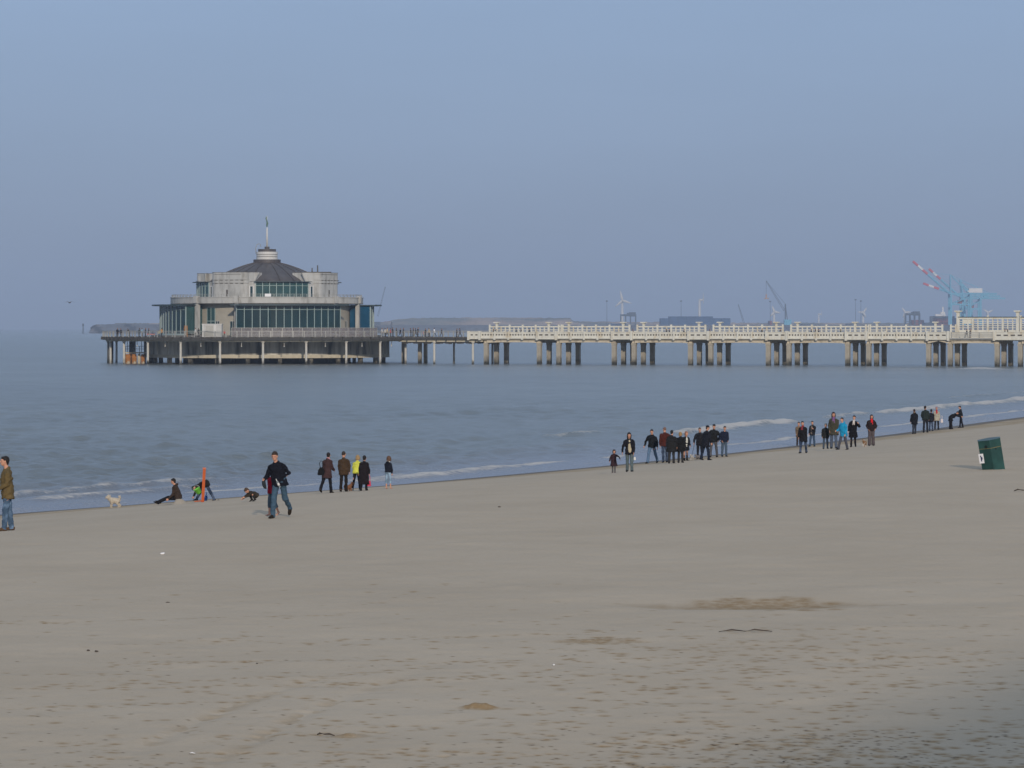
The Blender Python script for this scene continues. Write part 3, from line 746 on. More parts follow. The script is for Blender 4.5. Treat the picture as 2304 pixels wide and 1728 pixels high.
for o, l in zip(FENDERS, ('leftmost of the rusty round fenders standing in the water below the landing stage', 'brightest orange rusty fender, second from the left below the landing stage',
                          'narrow pale fender between two rusty ones below the landing stage', 'rightmost rusty fender, beside the dark drum wall under the platform')):
    tag(o, l, 'fender', 'round fenders under the landing stage')

# ---- the pavilion
pav = empty('pavilion', PV); tag(pav, 'round white pier pavilion with dark lobed dome, lantern, mast and curved glass fronts', 'pavilion')
BOWS = (13, 103, 193, 283); CORN = (-32, 58, 148, 238)
b = MB(); b.arc(.1, 23.2, 0, 360, 5.301, 5.55, pol, 72); b.build('floor_slab', M['deck_grey'], pav)
b = MB(); b.arc(11.5, 12, 0, 360, 5.55, 11.8, pol, 48); b.build('core_wall', M['interior'], pav)
b = MB(); b.arc(.1, 9.5, 0, 360, 13.1, 16.0, pol, 36); b.build('upper_core_wall', M['interior_lit'], pav)
b = MB(); b.arc(11.9, 19.3, 0, 360, 11.85, 12.2, pol, 96); b.arc(.1, 12, 0, 360, 11.6, 12.75, pol, 48)
b.arc(18.9, 19.3, 0, 360, 12.2, 13.1, pol, 96); b.arc(.1, 18.9, 0, 360, 12.2, 12.6, pol, 72)
b.arc(19.3, 19.42, 0, 360, 12.98, 13.12, pol, 96)
for c in CORN:
    for s_ in (-14, 14): b.arc(18.85, 19.75, c + s_ - 1.3, c + s_ + 1.3, 11.9, 13.3, pol, 2)
b.build('terrace', M['pav_white'], pav)
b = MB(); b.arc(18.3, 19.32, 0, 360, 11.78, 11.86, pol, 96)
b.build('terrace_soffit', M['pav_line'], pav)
tr = MB(); tr.arc(19.0, 19.06, 0, 360, 13.60, 13.66, pol, 96); tr.arc(19.0, 19.04, 0, 360, 13.36, 13.39, pol, 96)
for k in range(90): tr.arc(18.99, 19.07, k * 4, k * 4 + .2, 13.1, 13.64, pol, 1)
tr.build('terrace_railing', M['steel'], pav)
for ib, bc in enumerate(BOWS):
    a0, a1 = bc - 29, bc + 29
    gm = MB(); gm.arc(21.35, 21.42, a0, a1, 5.9, 11.3, pol, 26)
    gl = gm.build('bow_window', M['glass'], pav)
    fm = MB()
    nm = 14
    for k in range(nm + 1):
        t_ = a0 + (a1 - a0) * k / nm; fm.arc(21.30, 21.52, t_ - .17, t_ + .17, 5.56, 11.35, pol, 1)
    fm.arc(21.32, 21.50, a0, a1, 10.55, 10.63, pol, 26); fm.arc(21.25, 21.55, a0, a1, 5.551, 5.9, pol, 26); fm.arc(21.28, 21.5, a0, a1, 11.3, 11.45, pol, 26)
    fm.build('frame', M['mullion'], gl)
    for t_, s_ in ((a0, 1), (a1, -1)):            # glazed cheeks of the bow
        ch = MB(); ch.arc(17.2, 21.35, t_ - .1, t_ + .1, 5.9, 11.3, pol, 1); ch.build('cheek_glass', M['glass_blue'] if ib == 1 else M['glass_teal'], gl)
    ev = MB(); ev.arc(17.5, 23.0, a0 - 2, a1 + 2, 11.45, 11.62, pol, 28); ev.arc(22.6, 23.05, a0 - 2, a1 + 2, 11.40, 11.66, pol, 28)
    ev.build('bow_roof', M['eave'], pav)
    # tables and chairs show faintly behind the glass
    fu = MB()
    for k in range(9):
        t_ = a0 + 4 + 6.2 * k; p = pol(19.6, t_, 0)
        fu.loft([(p[0], p[1], 5.551), (p[0], p[1], 6.25)], [.06, .06], n=6); fu.loft([(p[0], p[1], 6.25), (p[0], p[1], 6.32)], [.5, .5], n=12)
        for s_ in (-1, 1):
            q_ = pol(19.6, t_ + s_ * 2.1, 0); fu.box(q_[0] - .22, q_[0] + .22, q_[1] - .22, q_[1] + .22, 5.95, 6.02); fu.box(q_[0] - .22, q_[0] + .22, q_[1] + .18, q_[1] + .22, 6.02, 6.5)
        fu.ell(pol(18.5, t_ + 2, 7.9), (.16, .16, .16), 8, 5)
    fu.build('cafe_furniture', M['curtain'], pav)
for c in CORN:
    cw = MB(); cw.arc(16.6, 17.0, c - 17, c + 17, 5.551, 11.84, pol, 12)
    for z in (7.1, 8.6, 10.1): cw.arc(17.0, 17.03, c - 17, c + 17, z, z + .05, pol, 12)
    cw.build('corner_wall', M['pav_beige'], pav)
    for s_ in (-14, 14):
        pm = MB(); pm.arc(18.6, 19.35, c + s_ - 1.15, c + s_ + 1.15, 5.551, 11.84, pol, 2); pm.build('pillar', M['pav_white'], pav)
    for t_, w_, col_ in ((c - 8, 3.4, 'glass_teal'), (c - 2.5, 1.5, 'glass'), (c + 9, 2.0, 'glass')):
        g = MB(); g.arc(17.04, 17.1, t_ - w_, t_ + w_, 5.6, 8.3 if w_ < 3 else 11, pol, 3); dr = g.build('door', M[col_], pav)
        f = MB()
        for q in (t_ - w_, t_, t_ + w_): f.arc(17.03, 17.16, q - .15, q + .15, 5.6, 8.4 if w_ < 3 else 11.1, pol, 1)
        f.arc(17.03, 17.16, t_ - w_, t_ + w_, 8.3, 8.42, pol, 3); f.build('door_frame', M['mullion'] if w_ > 3 else M['pav_white'], dr)
    # striped corner tower
    tb = MB(); hw = 4.1; rf = 14.6; rc = 1.3
    a = LOS + R(c); ex = Vector((-math.sin(a), math.cos(a), 0)); er = Vector((math.cos(a), math.sin(a), 0))
    prof = []
    for i in range(7):
        q = R(90) * i / 6; prof.append((hw - rc + rc * math.sin(q), rf - rc + rc * math.cos(q)))
    prof = [(-x, y) for x, y in reversed(prof)][:-0 or None] + prof
    prof = prof[:7] + prof[7:]
    outline = prof + [(hw, 8.5), (-hw, 8.5)]
    def tprism(mb, z0, z1, grow=0.0, o_=outline):
        n = len(o_); vs = []
        for z in (z0, z1):
            for x, y in o_:
                k_ = grow if y > 9 else 0
                l_ = math.hypot(x, y - 12) or 1
                xx = x + (x / l_) * k_; yy = y + ((y - 12) / l_) * k_
                v_ = ex * xx + er * yy; vs.append((v_.x, v_.y, z))
        fs = [tuple(range(n)), tuple(reversed(range(n, 2 * n)))]
        for i in range(n): fs.append((i, i + n, (i + 1) % n + n, (i + 1) % n))
        mb.add(vs, fs)
    tprism(tb, 12.61, 15.75); 
    tprism(tb, 15.75, 15.87, -.10); tprism(tb, 15.87, 16.38, .06); tprism(tb, 16.38, 16.50, -.10); tprism(tb, 16.50, 17.55, .06); tprism(tb, 17.55, 17.65, -.08); tprism(tb, 17.65, 17.95, .04)
    tw = tb.build('corner_tower', M['pav_white'], pav); recalc(tw.data)
    sl_ = MB()
    for z in (15.76, 16.39):
        for k in range(6):
            xx = -3.0 + 1.2 * k; v0 = ex * xx + er * (rf + .015); v1 = ex * (xx + .62) + er * (rf + .015)
            sl_.bar((v0.x, v0.y, z + .055), (v1.x, v1.y, z + .055), .12, .13)
    for z in (17.6,):
        v0 = ex * -3 + er * (rf + .0); v1 = ex * 3 + er * (rf + .0); sl_.bar((v0.x, v0.y, z), (v1.x, v1.y, z), .12, .1)
    v0 = ex * -.35 + er * (rf + .02); v1 = ex * .05 + er * (rf + .02); sl_.bar((v0.x, v0.y, 13.9), (v1.x, v1.y, 13.9), .06, 1.3)
    sl_.build('slots', M['pav_line'], tw)
    rfm = MB(); tprism(rfm, 17.951, 18.02, .1); ro = rfm.build('tower_coping', M['pav_line'], tw); recalc(ro.data)
for ib, bc in enumerate(BOWS):
    # upper storey: curved glazing under a canopy, parapets running in to the dome
    um = MB(); um.arc(14.0, 14.06, bc - 22, bc + 22, 12.95, 16.0, pol, 16); ug = um.build('upper_window', M['glass_teal'], pav)
    f = MB()
    for k in range(9):
        t_ = bc - 22 + 5.5 * k; f.arc(13.95, 14.16, t_ - .25, t_ + .25, 12.61, 16.1, pol, 1)
    f.arc(13.95, 14.14, bc - 22, bc + 22, 12.611, 12.95, pol, 16); f.arc(13.96, 14.12, bc - 22, bc + 22, 15.3, 15.38, pol, 16); f.build('frame', M['mullion'], ug)
    for s_ in (-1, 1):
        wl = MB(); t0, t1 = sorted((bc + s_ * 22.2, bc + s_ * 30)); wl.arc(13.6, 14.0, t0, t1, 12.61, 16.1, pol, 4); wl.build('side_wall', M['pav_white'], pav)
        dd = MB(); t_ = bc + s_ * 25.5; dd.arc(14.005, 14.07, t_ - 1.6, t_ + 1.6, 12.7, 15.2, pol, 2); do = dd.build('terrace_door', M['glass'], pav)
        f = MB()
        for q in (t_ - 1.6, t_ + 1.6): f.arc(14.0, 14.16, q - .6, q + .6, 12.62, 15.35, pol, 1)
        f.arc(14.0, 14.14, t_ - 1.6, t_ + 1.6, 15.2, 15.35, pol, 2); f.build('door_frame', M['white_metal'], do)
        pr = MB(); 
        # sloping parapet from tower to dome
        nseg = 6
        for i in range(nseg):
            f0, f1 = i / nseg, (i + 1) / nseg
            ta, tb_ = bc + s_ * (29 - 5.5 * f0), bc + s_ * (29 - 5.5 * f1); ra, rb_ = 14.3 - 1.6 * f0, 14.3 - 1.6 * f1
            za, zb_ = 16.35, 16.35; 
            vs = [pol(ra, ta, 16.2), pol(ra - .3, ta, 16.2), pol(rb_ - .3, tb_, 16.2), pol(rb_, tb_, 16.2)]
            zt0, zt1 = 17.95, 17.95
            vs += [pol(ra, ta, zt0), pol(ra - .3, ta, zt0), pol(rb_ - .3, tb_, zt1), pol(rb_, tb_, zt1)]
            if i == nseg - 1:                       # raked end
                vs[2] = pol(rb_ - .1, tb_ - s_ * 0, 16.2); vs[6] = pol(rb_ - .45, tb_ - s_ * 3.5, zt1); vs[7] = pol(rb_ - .15, tb_ - s_ * 3.5, zt1)
            pr.add(vs, [(0, 1, 2, 3), (4, 7, 6, 5), (0, 3, 7, 4), (1, 5, 6, 2), (0, 4, 5, 1), (3, 2, 6, 7)])
        po = pr.build('parapet', M['pav_white'], pav); recalc(po.data)
        cp = MB()
        cp.add([pol(14.45, bc + s_ * 29, 17.952), pol(13.8, bc + s_ * 29, 17.952), pol(12.1, bc + s_ * 24, 17.952), pol(12.6, bc + s_ * 24, 17.952),
                pol(14.45, bc + s_ * 29, 18.03), pol(13.8, bc + s_ * 29, 18.03), pol(12.1, bc + s_ * 24, 18.03), pol(12.6, bc + s_ * 24, 18.03)],
               [(0, 1, 2, 3), (4, 7, 6, 5), (0, 3, 7, 4), (1, 5, 6, 2), (0, 4, 5, 1), (3, 2, 6, 7)])
        co = cp.build('coping', M['pav_line'], pav); recalc(co.data)
    cn = MB(); cn.arc(11.4, 14.95, bc - 23, bc + 23, 16.08, 16.2, pol, 16); cn.build('canopy', M['eave'], pav)
# wing of pale curtains on the left bow
cu = MB()
for k in range(12): cu.arc(13.6, 13.7, -98 + k * 4, -98 + k * 4 + 2.7, 12.7, 15.9, pol, 1)
cu.build('curtain', M['curtain'], pav)
# lobed dome, lantern, mast
dm = MB(); NS = 64; prof = [(11.6, 16.19), (11.0, 16.7), (10.1, 17.25), (9.05, 17.78), (7.9, 18.32), (6.6, 18.87), (5.3, 19.35), (4.0, 19.76), (3.1, 20.0), (2.5, 20.12)]
vs = []
for r_, z in prof:
    for k in range(NS):
        t_ = 360 * k / NS; d_ = abs(((t_ - 13 + 45) % 90) - 45)         # angle from the nearest bow
        lobe = max(0, min(1, (27 - d_) / 6))
        rr = r_
        fac = abs(((t_ - 13 + 7.5) % 15) - 7.5) / 7.5
        vs.append(pol(rr * (1 - .012 * (1 - fac)), t_, z - (0 if r_ < 9 else .0)))
fs = []
for i in range(len(prof) - 1):
    for k in range(NS): fs.append((i * NS + k, i * NS + (k + 1) % NS, (i + 1) * NS + (k + 1) % NS, (i + 1) * NS + k))
dm.add(vs, fs)
for k in range(24):                               # standing seams
    t_ = 13 + 15 * k; pts = []
    for r_, z in prof:
        d_ = abs(((t_ - 13 + 45) % 90) - 45); lobe = max(0, min(1, (27 - d_) / 6)); rr = r_; pts.append(pol(rr, t_, z + .03))
    for a_, b_ in zip(pts[:-1], pts[1:]): dm.bar(a_, b_, .12, .10)
dmo = dm.build('dome', M['dome'], pav)
fr = MB(); fr.arc(.1, 13.4, 0, 360, 16.0, 16.18, pol, 48); fr.build('flat_roof', M['dome'], pav)
ln = MB(); ln.arc(.1, 2.75, 0, 360, 20.05, 20.75, pol, 32); lno = ln.build('lantern_skirt', M['dome'], pav)
ln = MB(); ln.arc(.1, 2.15, 0, 360, 20.75, 21.25, pol, 32); ln.arc(.1, 2.02, 0, 360, 21.25, 21.36, pol, 32); ln.arc(.1, 2.15, 0, 360, 21.36, 21.70, pol, 32); ln.arc(.1, 2.02, 0, 360, 21.70, 21.80, pol, 32); ln.arc(.1, 2.15, 0, 360, 21.80, 22.3, pol, 32)
lno = ln.build('lantern', M['white_metal'], pav)
s_ = MB(); s_.arc(2.0, 2.08, 0, 360, 21.26, 21.35, pol, 32); s_.arc(2.0, 2.08, 0, 360, 21.71, 21.79, pol, 32); s_.build('lantern_slots', M['pav_line'], lno)
cp = MB(); cp.arc(.1, 1.8, 0, 360, 22.301, 22.85, pol, 28); cp.arc(.1, .5, 0, 360, 22.85, 23.35, pol, 16); cp.build('lantern_cap', M['dome'], pav)
ms = MB(); ms.loft([(0, 0, 23.3), (0, 0, 27.0), (0, 0, 27.05), (0, 0, 28.0), (0, 0, 29.6)], [.20, .17, .09, .07, .05], n=10); mo = ms.build('mast', M['white_metal'], pav, True)
vn = MB(); vn.loft([(0, 0, 27.1), (-.03, 0, 27.6), (.06, 0, 28.0), (-.05, 0, 28.6), (-.2, 0, 29.1), (-.12, 0, 29.4)], [.04, .16, .20, .12, .15, .04], n=8); vn.bar((0, 0, 28.3), (.25, 0, 28.05), .08); vn.build('weather_vane', M['verdigris'], mo, True)
hp = MB(); pts = [(-2.2, -.6, 21.9), (-2.25, -.6, 23.0), (-2.0, -.6, 23.7), (-1.6, -.6, 23.95), (-1.3, -.6, 23.8), (-1.2, -.6, 23.3)]
hp.loft(pts, [.06] * 6, n=6); hp.build('roof_ladder_hoop', M['steel'], pav, True)
an = MB(); 
for x, h_ in ((-.8, 1.0), (.3, 1.5)):
    p = pol(11.5, 58, 0); an.loft([(p[0] + x, p[1], 17.9), (p[0] + x, p[1], 18 + h_)], [.16, .10], n=8)
an.box(p[0] - 2.2, p[0] + 3, p[1] - .6, p[1] + .6, 17.96, 18.2); an.build('roof_vents', M['pile_dark'], pav)
p = pol(19.15, 0.5, 0); sg = MB(); sg.box(p[0] - .6, p[0] + .6, p[1] - .08, p[1] - .02, 13.15, 13.7); so_ = sg.build('banner', M['paper'], pav)

# ---- walkway joining platform and pier
wk = empty('steel_walkway', PC, PHI); tag(wk, 'dark steel walkway on thin piles between the pavilion platform and the white pier', 'walkway')
W0, W1 = 28.5, U0 - .05
b = MB()
b.box(W0, W1, -5.7, 5.7, 5.0, 5.28)
b.build('deck', M['deck_grey'], wk)
b = MB()
for v in (-5.95, 5.7): 
    b.box(W0 + 3.2, W1, v, v + .25, 4.7, 5.2)
q = W0 + 4
while q < W1: b.box(q, q + .18, -6.2, -5.95, 4.55, 5.22); q += 2.1
n = 26
for i in range(n):                                # ragged lower flange
    a0 = W0 + 2.5 + (W1 - W0 - 2.5) * i / n; a1 = W0 + 2.5 + (W1 - W0 - 2.5) * (i + 1) / n - .002; z = 4.02 - .10 * math.sin(i * 1.7) - random.random() * .08
    b.box(a0, a1, -5.2, -4.8, z, 4.30); b.box(a0, a1, 4.8, 5.2, z, 4.30)
b.build('girder', M['deck_dark'], wk)
b = MB(); b.box(W0 + 2, W1 + 1.2, -5.5, 5.5, 4.31, 4.69); b.build('underdeck', M['drum_lip'], wk)
pm = MB(); pm.loft([(0, 0, -2.5), (0, 0, 4.3)], [.23, .21], n=12); pm.loft([(0, 0, 4.0), (0, 0, 4.35)], [.22, .45], n=12)
dk = MB(); dk.box(-.3, .3, -.3, .3, -2.5, 4.3); pd = None
pp = None
for u_, v_, w_ in ((px2u(977, -5.3), -5.3, 0), (px2u(1064, -5.3), -5.3, 0), (px2u(1021.5, 5), 5.0, 0), (px2u(957.5, 5), 5, 1), (px2u(945, 0), 0, 1), (px2u(908, 0), 0, 1), (px2u(1108, 5), 5, 0), (px2u(1064, 0), 0, 0)):
    if v_ == 0 and w_ == 0: continue
    if w_ == 0:
        if pp is None: pp = pm.build('pile', M['pile_white'], wk, True); c = pp
        else: c = pp.copy(); COL.objects.link(c)
    else:
        if pd is None: pd = dk.build('dark_pile', M['pier_col'], wk); c = pd
        else: c = pd.copy(); COL.objects.link(c)
    c.location = (u_, v_, 0)
for v, nm_ in ((-5.85, 0), (5.85, 1)):
    b = MB(); b.box(W0 + (1.6 if v > 0 else 2.9), W1, v - .04, v + .04, 6.34, 6.44)
    for z in (5.62, 5.86, 6.10): b.box(W0 + 2.9, W1, v - .02, v + .02, z, z + .035)
    ro = b.build('railing', M['steel'], wk)
    b = MB(); b.box(-.08, .08, -.08, .08, 5.0, 6.36); q = W0 + 3.4; pp2 = None
    while q < W1:
        if pp2 is None: pp2 = b.build('post', M['steel'], ro); c = pp2
        else: c = pp2.copy(); COL.objects.link(c)
        c.location = (q, v, 0); q += 2.1

# ---- small things standing on the platform
def ondeck(px, Y, z=5.3): return Vector(((px - 1152) / F * Y, Y, z))
k = empty('kiosk', ondeck(478, 622)); tag(k, 'pale grey kiosk hut on the platform in front of the pavilion', 'kiosk')
b = MB(); b.box(-1.85, 1.85, -1.1, 1.1, 0, 2.35); b.build('wall', M['curtain'], k)
b = MB(); b.box(-1.95, 1.95, -1.2, 1.2, 2.351, 2.5); b.build('roof', M['white_metal'], k)
b = MB(); b.box(-1.2, .25, -1.14, -1.10, .1, 2.1); b.build('door', M['steel'], k)
b = MB(); b.box(-1.85, -1.6, -1.18, -1.1, 0, 2.35); b.build('panel', M['white_metal'], k); b = MB(); b.box(.35, .8, -1.18, -1.1, 0, 2.3); b.build('panel', M['white_metal'], k)
def chairset(px, Y, m, label, cat='chair'):
    r_ = empty('cafe_table', ondeck(px, Y)); b = MB(); b.loft([(0, 0, .7), (0, 0, .75)], [.45, .45], n=14); b.build('tabletop', m, r_)
    b = MB(); b.loft([(0, 0, .02), (0, 0, .7)], [.05, .05], n=8); b.loft([(0, 0, 0), (0, 0, .04)], [.28, .28], n=12); b.build('pedestal', M['steel'], r_); tag(r_, label, 'table'); return r_
chairset(388, 632, M['curtain'], 'small pale table left of the stacked wooden chairs on the deck')
chairset(432, 628, M['curtain'], 'small pale table between the stacked wooden chairs and the kiosk')
o = empty('stacked_chairs', ondeck(418, 626)); tag(o, 'tall stack of orange brown wooden chairs on the deck left of the kiosk', 'chairs')
b = MB()
for i in range(10): b.box(-.28, .28, -.25, .25, .35 + i * .14, .39 + i * .14)
b.build('seat', M['orange_wood'], o); b = MB()
for x in (-.28, .28):
    for y in (-.25, .25): b.box(x - .03, x + .03, y - .03, y + .03, 0, 1.75 + (.45 if y > 0 else 0))
b.build('leg', M['orange_wood'], o); b = MB()
for i in range(4): b.box(-.28, .28, .22, .26, 1.6 + i * .15, 1.68 + i * .15)
b.build('backrest', M['orange_wood'], o)
o = empty('parasol_base', ondeck(341, 628)); tag(o, 'folded pink sun lounger pad lying on the deck at the seaward railing', 'lounger')
b = MB(); b.box(-.9, .7, -.3, .3, .42, .62); b.build('cushion', M['pink'], o); b = MB()
for x in (-.8, .6):
    for y in (-.25, .25): b.box(x - .03, x + .03, y - .03, y + .03, 0, .42)
b.box(-.9, .7, -.3, -.25, .36, .42); b.build('frame', M['steel'], o); o.name = 'lounger'

# ------------------------------------------------------------ far shore and harbour
YP = 5000.0
def far(px, py, Y=YP): return Vector(((px - 1152) / F * Y, Y, ZC + (HY - py) / F * Y))
def ridge(name, pts, Y, depth, mt, base=-1, seed=0, amp=1.0):
    """low land whose skyline passes through the given photo points"""
    xs = np.array([far(p, q, Y).x for p, q in pts]); zs = np.array([far(p, q, Y).z for p, q in pts])
    n = 260; X = np.linspace(xs[0], xs[-1], n); Z = np.interp(X, xs, zs); b = MB(); rows = [0, .12, .3, .5, .75, 1.0]; hf = [0, .35, .75, 1.0, .9, 0]
    r2 = np.random.default_rng(seed); vs = []
    nz_ = np.cumsum(r2.normal(0, .25, n)); nz_ -= np.linspace(nz_[0], nz_[-1], n)
    for j, (q, h_) in enumerate(zip(rows, hf)):
        for i in range(n):
            z = base + (Z[i] - base) * h_ + (r2.normal(0, .35) * amp + .4 * nz_[i] * amp * .3) * (h_ > 0)
            vs.append((X[i], Y - depth / 2 + depth * q + 18 * math.sin(i * .21 + j), z))
    fs = [(j * n + i, j * n + i + 1, (j + 1) * n + i + 1, (j + 1) * n + i) for j in range(5) for i in range(n - 1)]
    b.add(vs, fs); o = b.build(name, mt, None, False); tag(o, kind='structure'); return o
ridge('distant_hills', [(868, 724), (884, 720), (905, 716.5), (960, 715), (1100, 714.5), (1284, 715), (1290, 723), (1480, 724), (1640, 726), (1900, 726.5), (2400, 727)], YP + 260, 300, M['hill'], seed=3)
ridge('harbour_quay', [(840, 733), (900, 731), (1300, 731), (2420, 731)], YP - 220, 160, M['rock'], seed=4, amp=.4)
ridge('breakwater', [(203, 736.5), (212, 732), (222, 730), (260, 729), (300, 729), (360, 729), (640, 729), (880, 731)], 4300, 60, M['rock'], seed=5, amp=.5)
ridge('breakwater_land', [(255, 729.5), (262, 727.2), (300, 727), (400, 727), (620, 726), (880, 724)], 4800, 120, M['hill'], seed=6, amp=.6)
# beacon off the breakwater
p = far(187, 738, 4000); bc_ = empty('beacon', (p.x, p.y, 0)); tag(bc_, 'thin dark beacon post standing in the sea left of the breakwater', 'beacon')
b = MB(); b.loft([(0, 0, -1), (0, 0, 9)], [.9, .6], n=8); b.build('post', M['port_dark'], bc_); b = MB(); b.loft([(0, 0, 9), (0, 0, 12.5)], [1.1, 1.0], n=8); b.build('lamp_housing', M['port_dark'], bc_)

def turbine(px, hy, blade, rot, label, yaw=0, Y=YP + 900):
    p = far(px, hy, Y); hz = p.z; t = empty('wind_turbine', (p.x, p.y, 0), yaw); tag(t, label, 'wind turbine', 'wind turbines of the harbour')
    L_ = blade / F * Y; r0 = 3.2
    b = MB(); b.loft([(0, 0, 2), (0, 0, hz)], [r0, r0 * .62], n=12); b.build('tower', M['turbine'], t, True)
    b = MB(); b.loft([(0, -6, hz), (0, 1.5, hz)], [2.0, 2.2], side=(1, 0, 0), n=10); b.build('nacelle', M['turbine'], t, True)
    for k in range(3):
        a = R(rot + 120 * k); dx, dz = math.sin(a), math.cos(a); b = MB()
        pts = [(dx * L_ * f, -7, hz + dz * L_ * f) for f in (0, .12, .3, .65, 1.0)]
        b.loft(pts, [(1.3, 1.3), (2.2, 1.0), (2.3, .7), (1.5, .5), (.5, .3)], side=(dz, 0, -dx), n=8); b.build('blade', M['turbine'], t, True)
    return t
turbine(1400, 676, 22, -12, 'tallest white wind turbine, above the dark gantry behind the pier')
turbine(1574, 675, 17, 0, 'white wind turbine seen edge on above the long dark container block', yaw=R(86))
turbine(1741.5, 701.5, 14, -20, 'white wind turbine just left of the blue based harbour crane')
turbine(1842, 707, 9, 0, 'smallest white wind turbine, seen edge on at the right of the crane', yaw=R(86), Y=YP + 2500)
turbine(1942, 703, 13, 35, 'white wind turbine with raised right blade, in the middle of the open quay', Y=YP + 1500)
turbine(2036, 703, 13, -35, 'white wind turbine behind the left leg of the right hand gantry', Y=YP + 1500)
turbine(2222, 703, 13, 65, 'white wind turbine to the right of the light blue ship cranes', Y=YP + 1500)

def mastp(px, ty, label, Y=YP + 100):
    p = far(px, ty, Y); t = empty('light_mast', (p.x, p.y, 0)); tag(t, label, 'light mast', 'tall light masts on the quay')
    b = MB(); b.loft([(0, 0, 3), (0, 0, p.z)], [.42, .25], n=8); b.build('pole', M['port_dark'], t)
    b = MB(); b.loft([(0, 0, p.z - 1.2), (0, 0, p.z + .6)], [1.5, 1.7], n=10); b.build('lamp_ring', M['port_dark'], t)
mastp(1365.5, 677, 'light mast left of the tallest wind turbine'); mastp(1532.5, 677, 'light mast above the dark container block, left of the edge on turbine')
mastp(1733, 678, 'light mast close to the left of the luffing harbour crane'); mastp(1925, 674, 'left one of the two close light masts before the right gantry')
mastp(1937, 677, 'right one of the two close light masts before the right gantry')

def gantry(px0, px1, ty, label, Y=YP - 60):
    a = far(px0, ty, Y); c = far(px1, ty, Y); t = empty('straddle_gantry', ((a.x + c.x) / 2, Y, 0)); tag(t, label, 'gantry crane', 'dark gantry cranes')
    hw = (c.x - a.x) / 2; H = a.z; b = MB()
    for x in (-hw, -hw * .35, hw * .3, hw):
        q = MB(); q.box(x - .8, x + .8, -1, 1, 3, H); q.box(x - .8, x + .8, 8, 10, 3, H); q.build('leg', M['port_dark'], t)
    b.box(-hw, hw, -1.2, 1.2, H - 3, H); b.box(-hw, hw, 7.8, 10.2, H - 3, H); b.build('beam', M['port_dark'], t)
    b = MB(); b.box(hw * .1, hw, -1, 9, H - 3.4, H + 3); b.box(-hw * .2, hw * .3, 1, 6, H, H + 2); b.build('trolley', M['port_dark'], t)
    b = MB(); b.box(-hw, -hw * .35, 0, .8, H * .55, H * .55 + 1); b.box(hw * .3, hw, 0, .8, H * .5, H * .5 + 1); b.build('brace', M['port_dark'], t)
gantry(1397, 1430.5, 707, 'dark gantry crane in front of the tallest wind turbine'); gantry(2038, 2069.5, 705, 'dark gantry crane left of the light blue ship cranes')
def block(name, px0, px1, ty, m, label, cat, Y=YP, by=731, wd=40, steps=0, mats=None):
    a = far(px0, ty, Y); c = far(px1, ty, Y); t = empty(name, ((a.x + c.x) / 2, Y, 0)); tag(t, label, cat)
    hw = (c.x - a.x) / 2; H = a.z; n = max(2, int(hw * 2 / 13)); b = MB(); r2 = random.Random(px0)
    rows = max(1, int((H - 4) / 2.7))
    for i in range(n):
        x0 = -hw + 2 * hw * i / n; x1 = -hw + 2 * hw * (i + 1) / n - .35
        top = H - (2.7 * r2.choice([0, 0, 0, 1]) if 0 < i < n - 1 else 2.7)
        if rows <= 1: top = H
        z = 2.
        while z < top - .3: b.box(x0, x1, -wd / 2, wd / 2, z, min(z + 2.55, top)); z += 2.7
    b.build('container_stack', m, t); return t
block('container_block', 1485, 1642, 712, M['port_blue'], 'long dark blue block of stacked containers behind the pier', 'containers')
block('container_block', 2103, 2131, 712, M['port_red'], 'dull red container stack at the left foot of the blue ship cranes', 'containers')
block('container_block', 2131, 2153, 712, M['port_blue'], 'dark blue container stack directly left of the tall white windbreak', 'containers')
block('container_block', 2050, 2076, 716, M['port_red'], 'low reddish container stack behind the right hand gantry', 'containers', Y=YP + 60)
block('warehouse', 2078, 2103, 722, M['port_dark'], 'low dark shed between the gantry and the red container stack', 'shed')
block('warehouse', 1905, 1922, 724.5, M['port_dark'], 'low dark shed at the foot of the two close light masts', 'shed')
block('warehouse', 1803, 1826, 725, M['port_dark'], 'low dark shed right of the blue based harbour crane', 'shed')
block('container_block', 1730, 1735, 718, M['port_red'], 'single small red container stack left of the blue based crane', 'containers')
block('container_block', 1369, 1397, 724, M['port_blue'], 'low dark blue container row left of the gantry behind the pier', 'containers')
block('red_shed', 866, 879, 719.5, M['port_red'], 'small red shed on the shore just right of the pavilion', 'shed')
# harbour crane with raised lattice jib
def jib(p0, p1, wd, name, m, parent):
    b = MB(); p0 = Vector(p0); p1 = Vector(p1); n = 14; t = (p1 - p0); nrm = Vector((t.z, 0, -t.x)).normalized() * wd / 2
    for s_ in (-1, 1): b.bar(p0 + nrm * s_, p1 + nrm * s_ * .4, wd * .22)
    for i in range(n):
        f0, f1 = i / n, (i + 1) / n; s_ = 1 if i % 2 else -1
        b.bar(p0 + t * f0 + nrm * s_ * (1 - .6 * f0), p0 + t * f1 - nrm * s_ * (1 - .6 * f1), wd * .12)
    return b.build(name, m, parent)
o = far(1772, 731); hc = empty('harbour_crane', (o.x, o.y, 0)); tag(hc, 'harbour crane with blue base and long grey jib raised to the left', 'crane')
def rel(px, py, root, Y=YP): return far(px, py, Y) - root.location
jib(rel(1765, 699, hc), rel(1724, 632, hc), 2.6, 'jib', M['port_dark'], hc)
b = MB(); a = rel(1764, 719, hc); c = rel(1780, 719, hc); b.box(a.x, c.x, -6, 6, 2, a.z); b.build('cab', M['crane_blue'], hc)
b = MB(); q = rel(1767, 684, hc); b.bar((q.x, 0, a.z), (q.x, 0, q.z), 1.8); b.bar((q.x + 3, 0, a.z), (q.x, 0, q.z), 1.2); b.build('tower', M['port_dark'], hc)
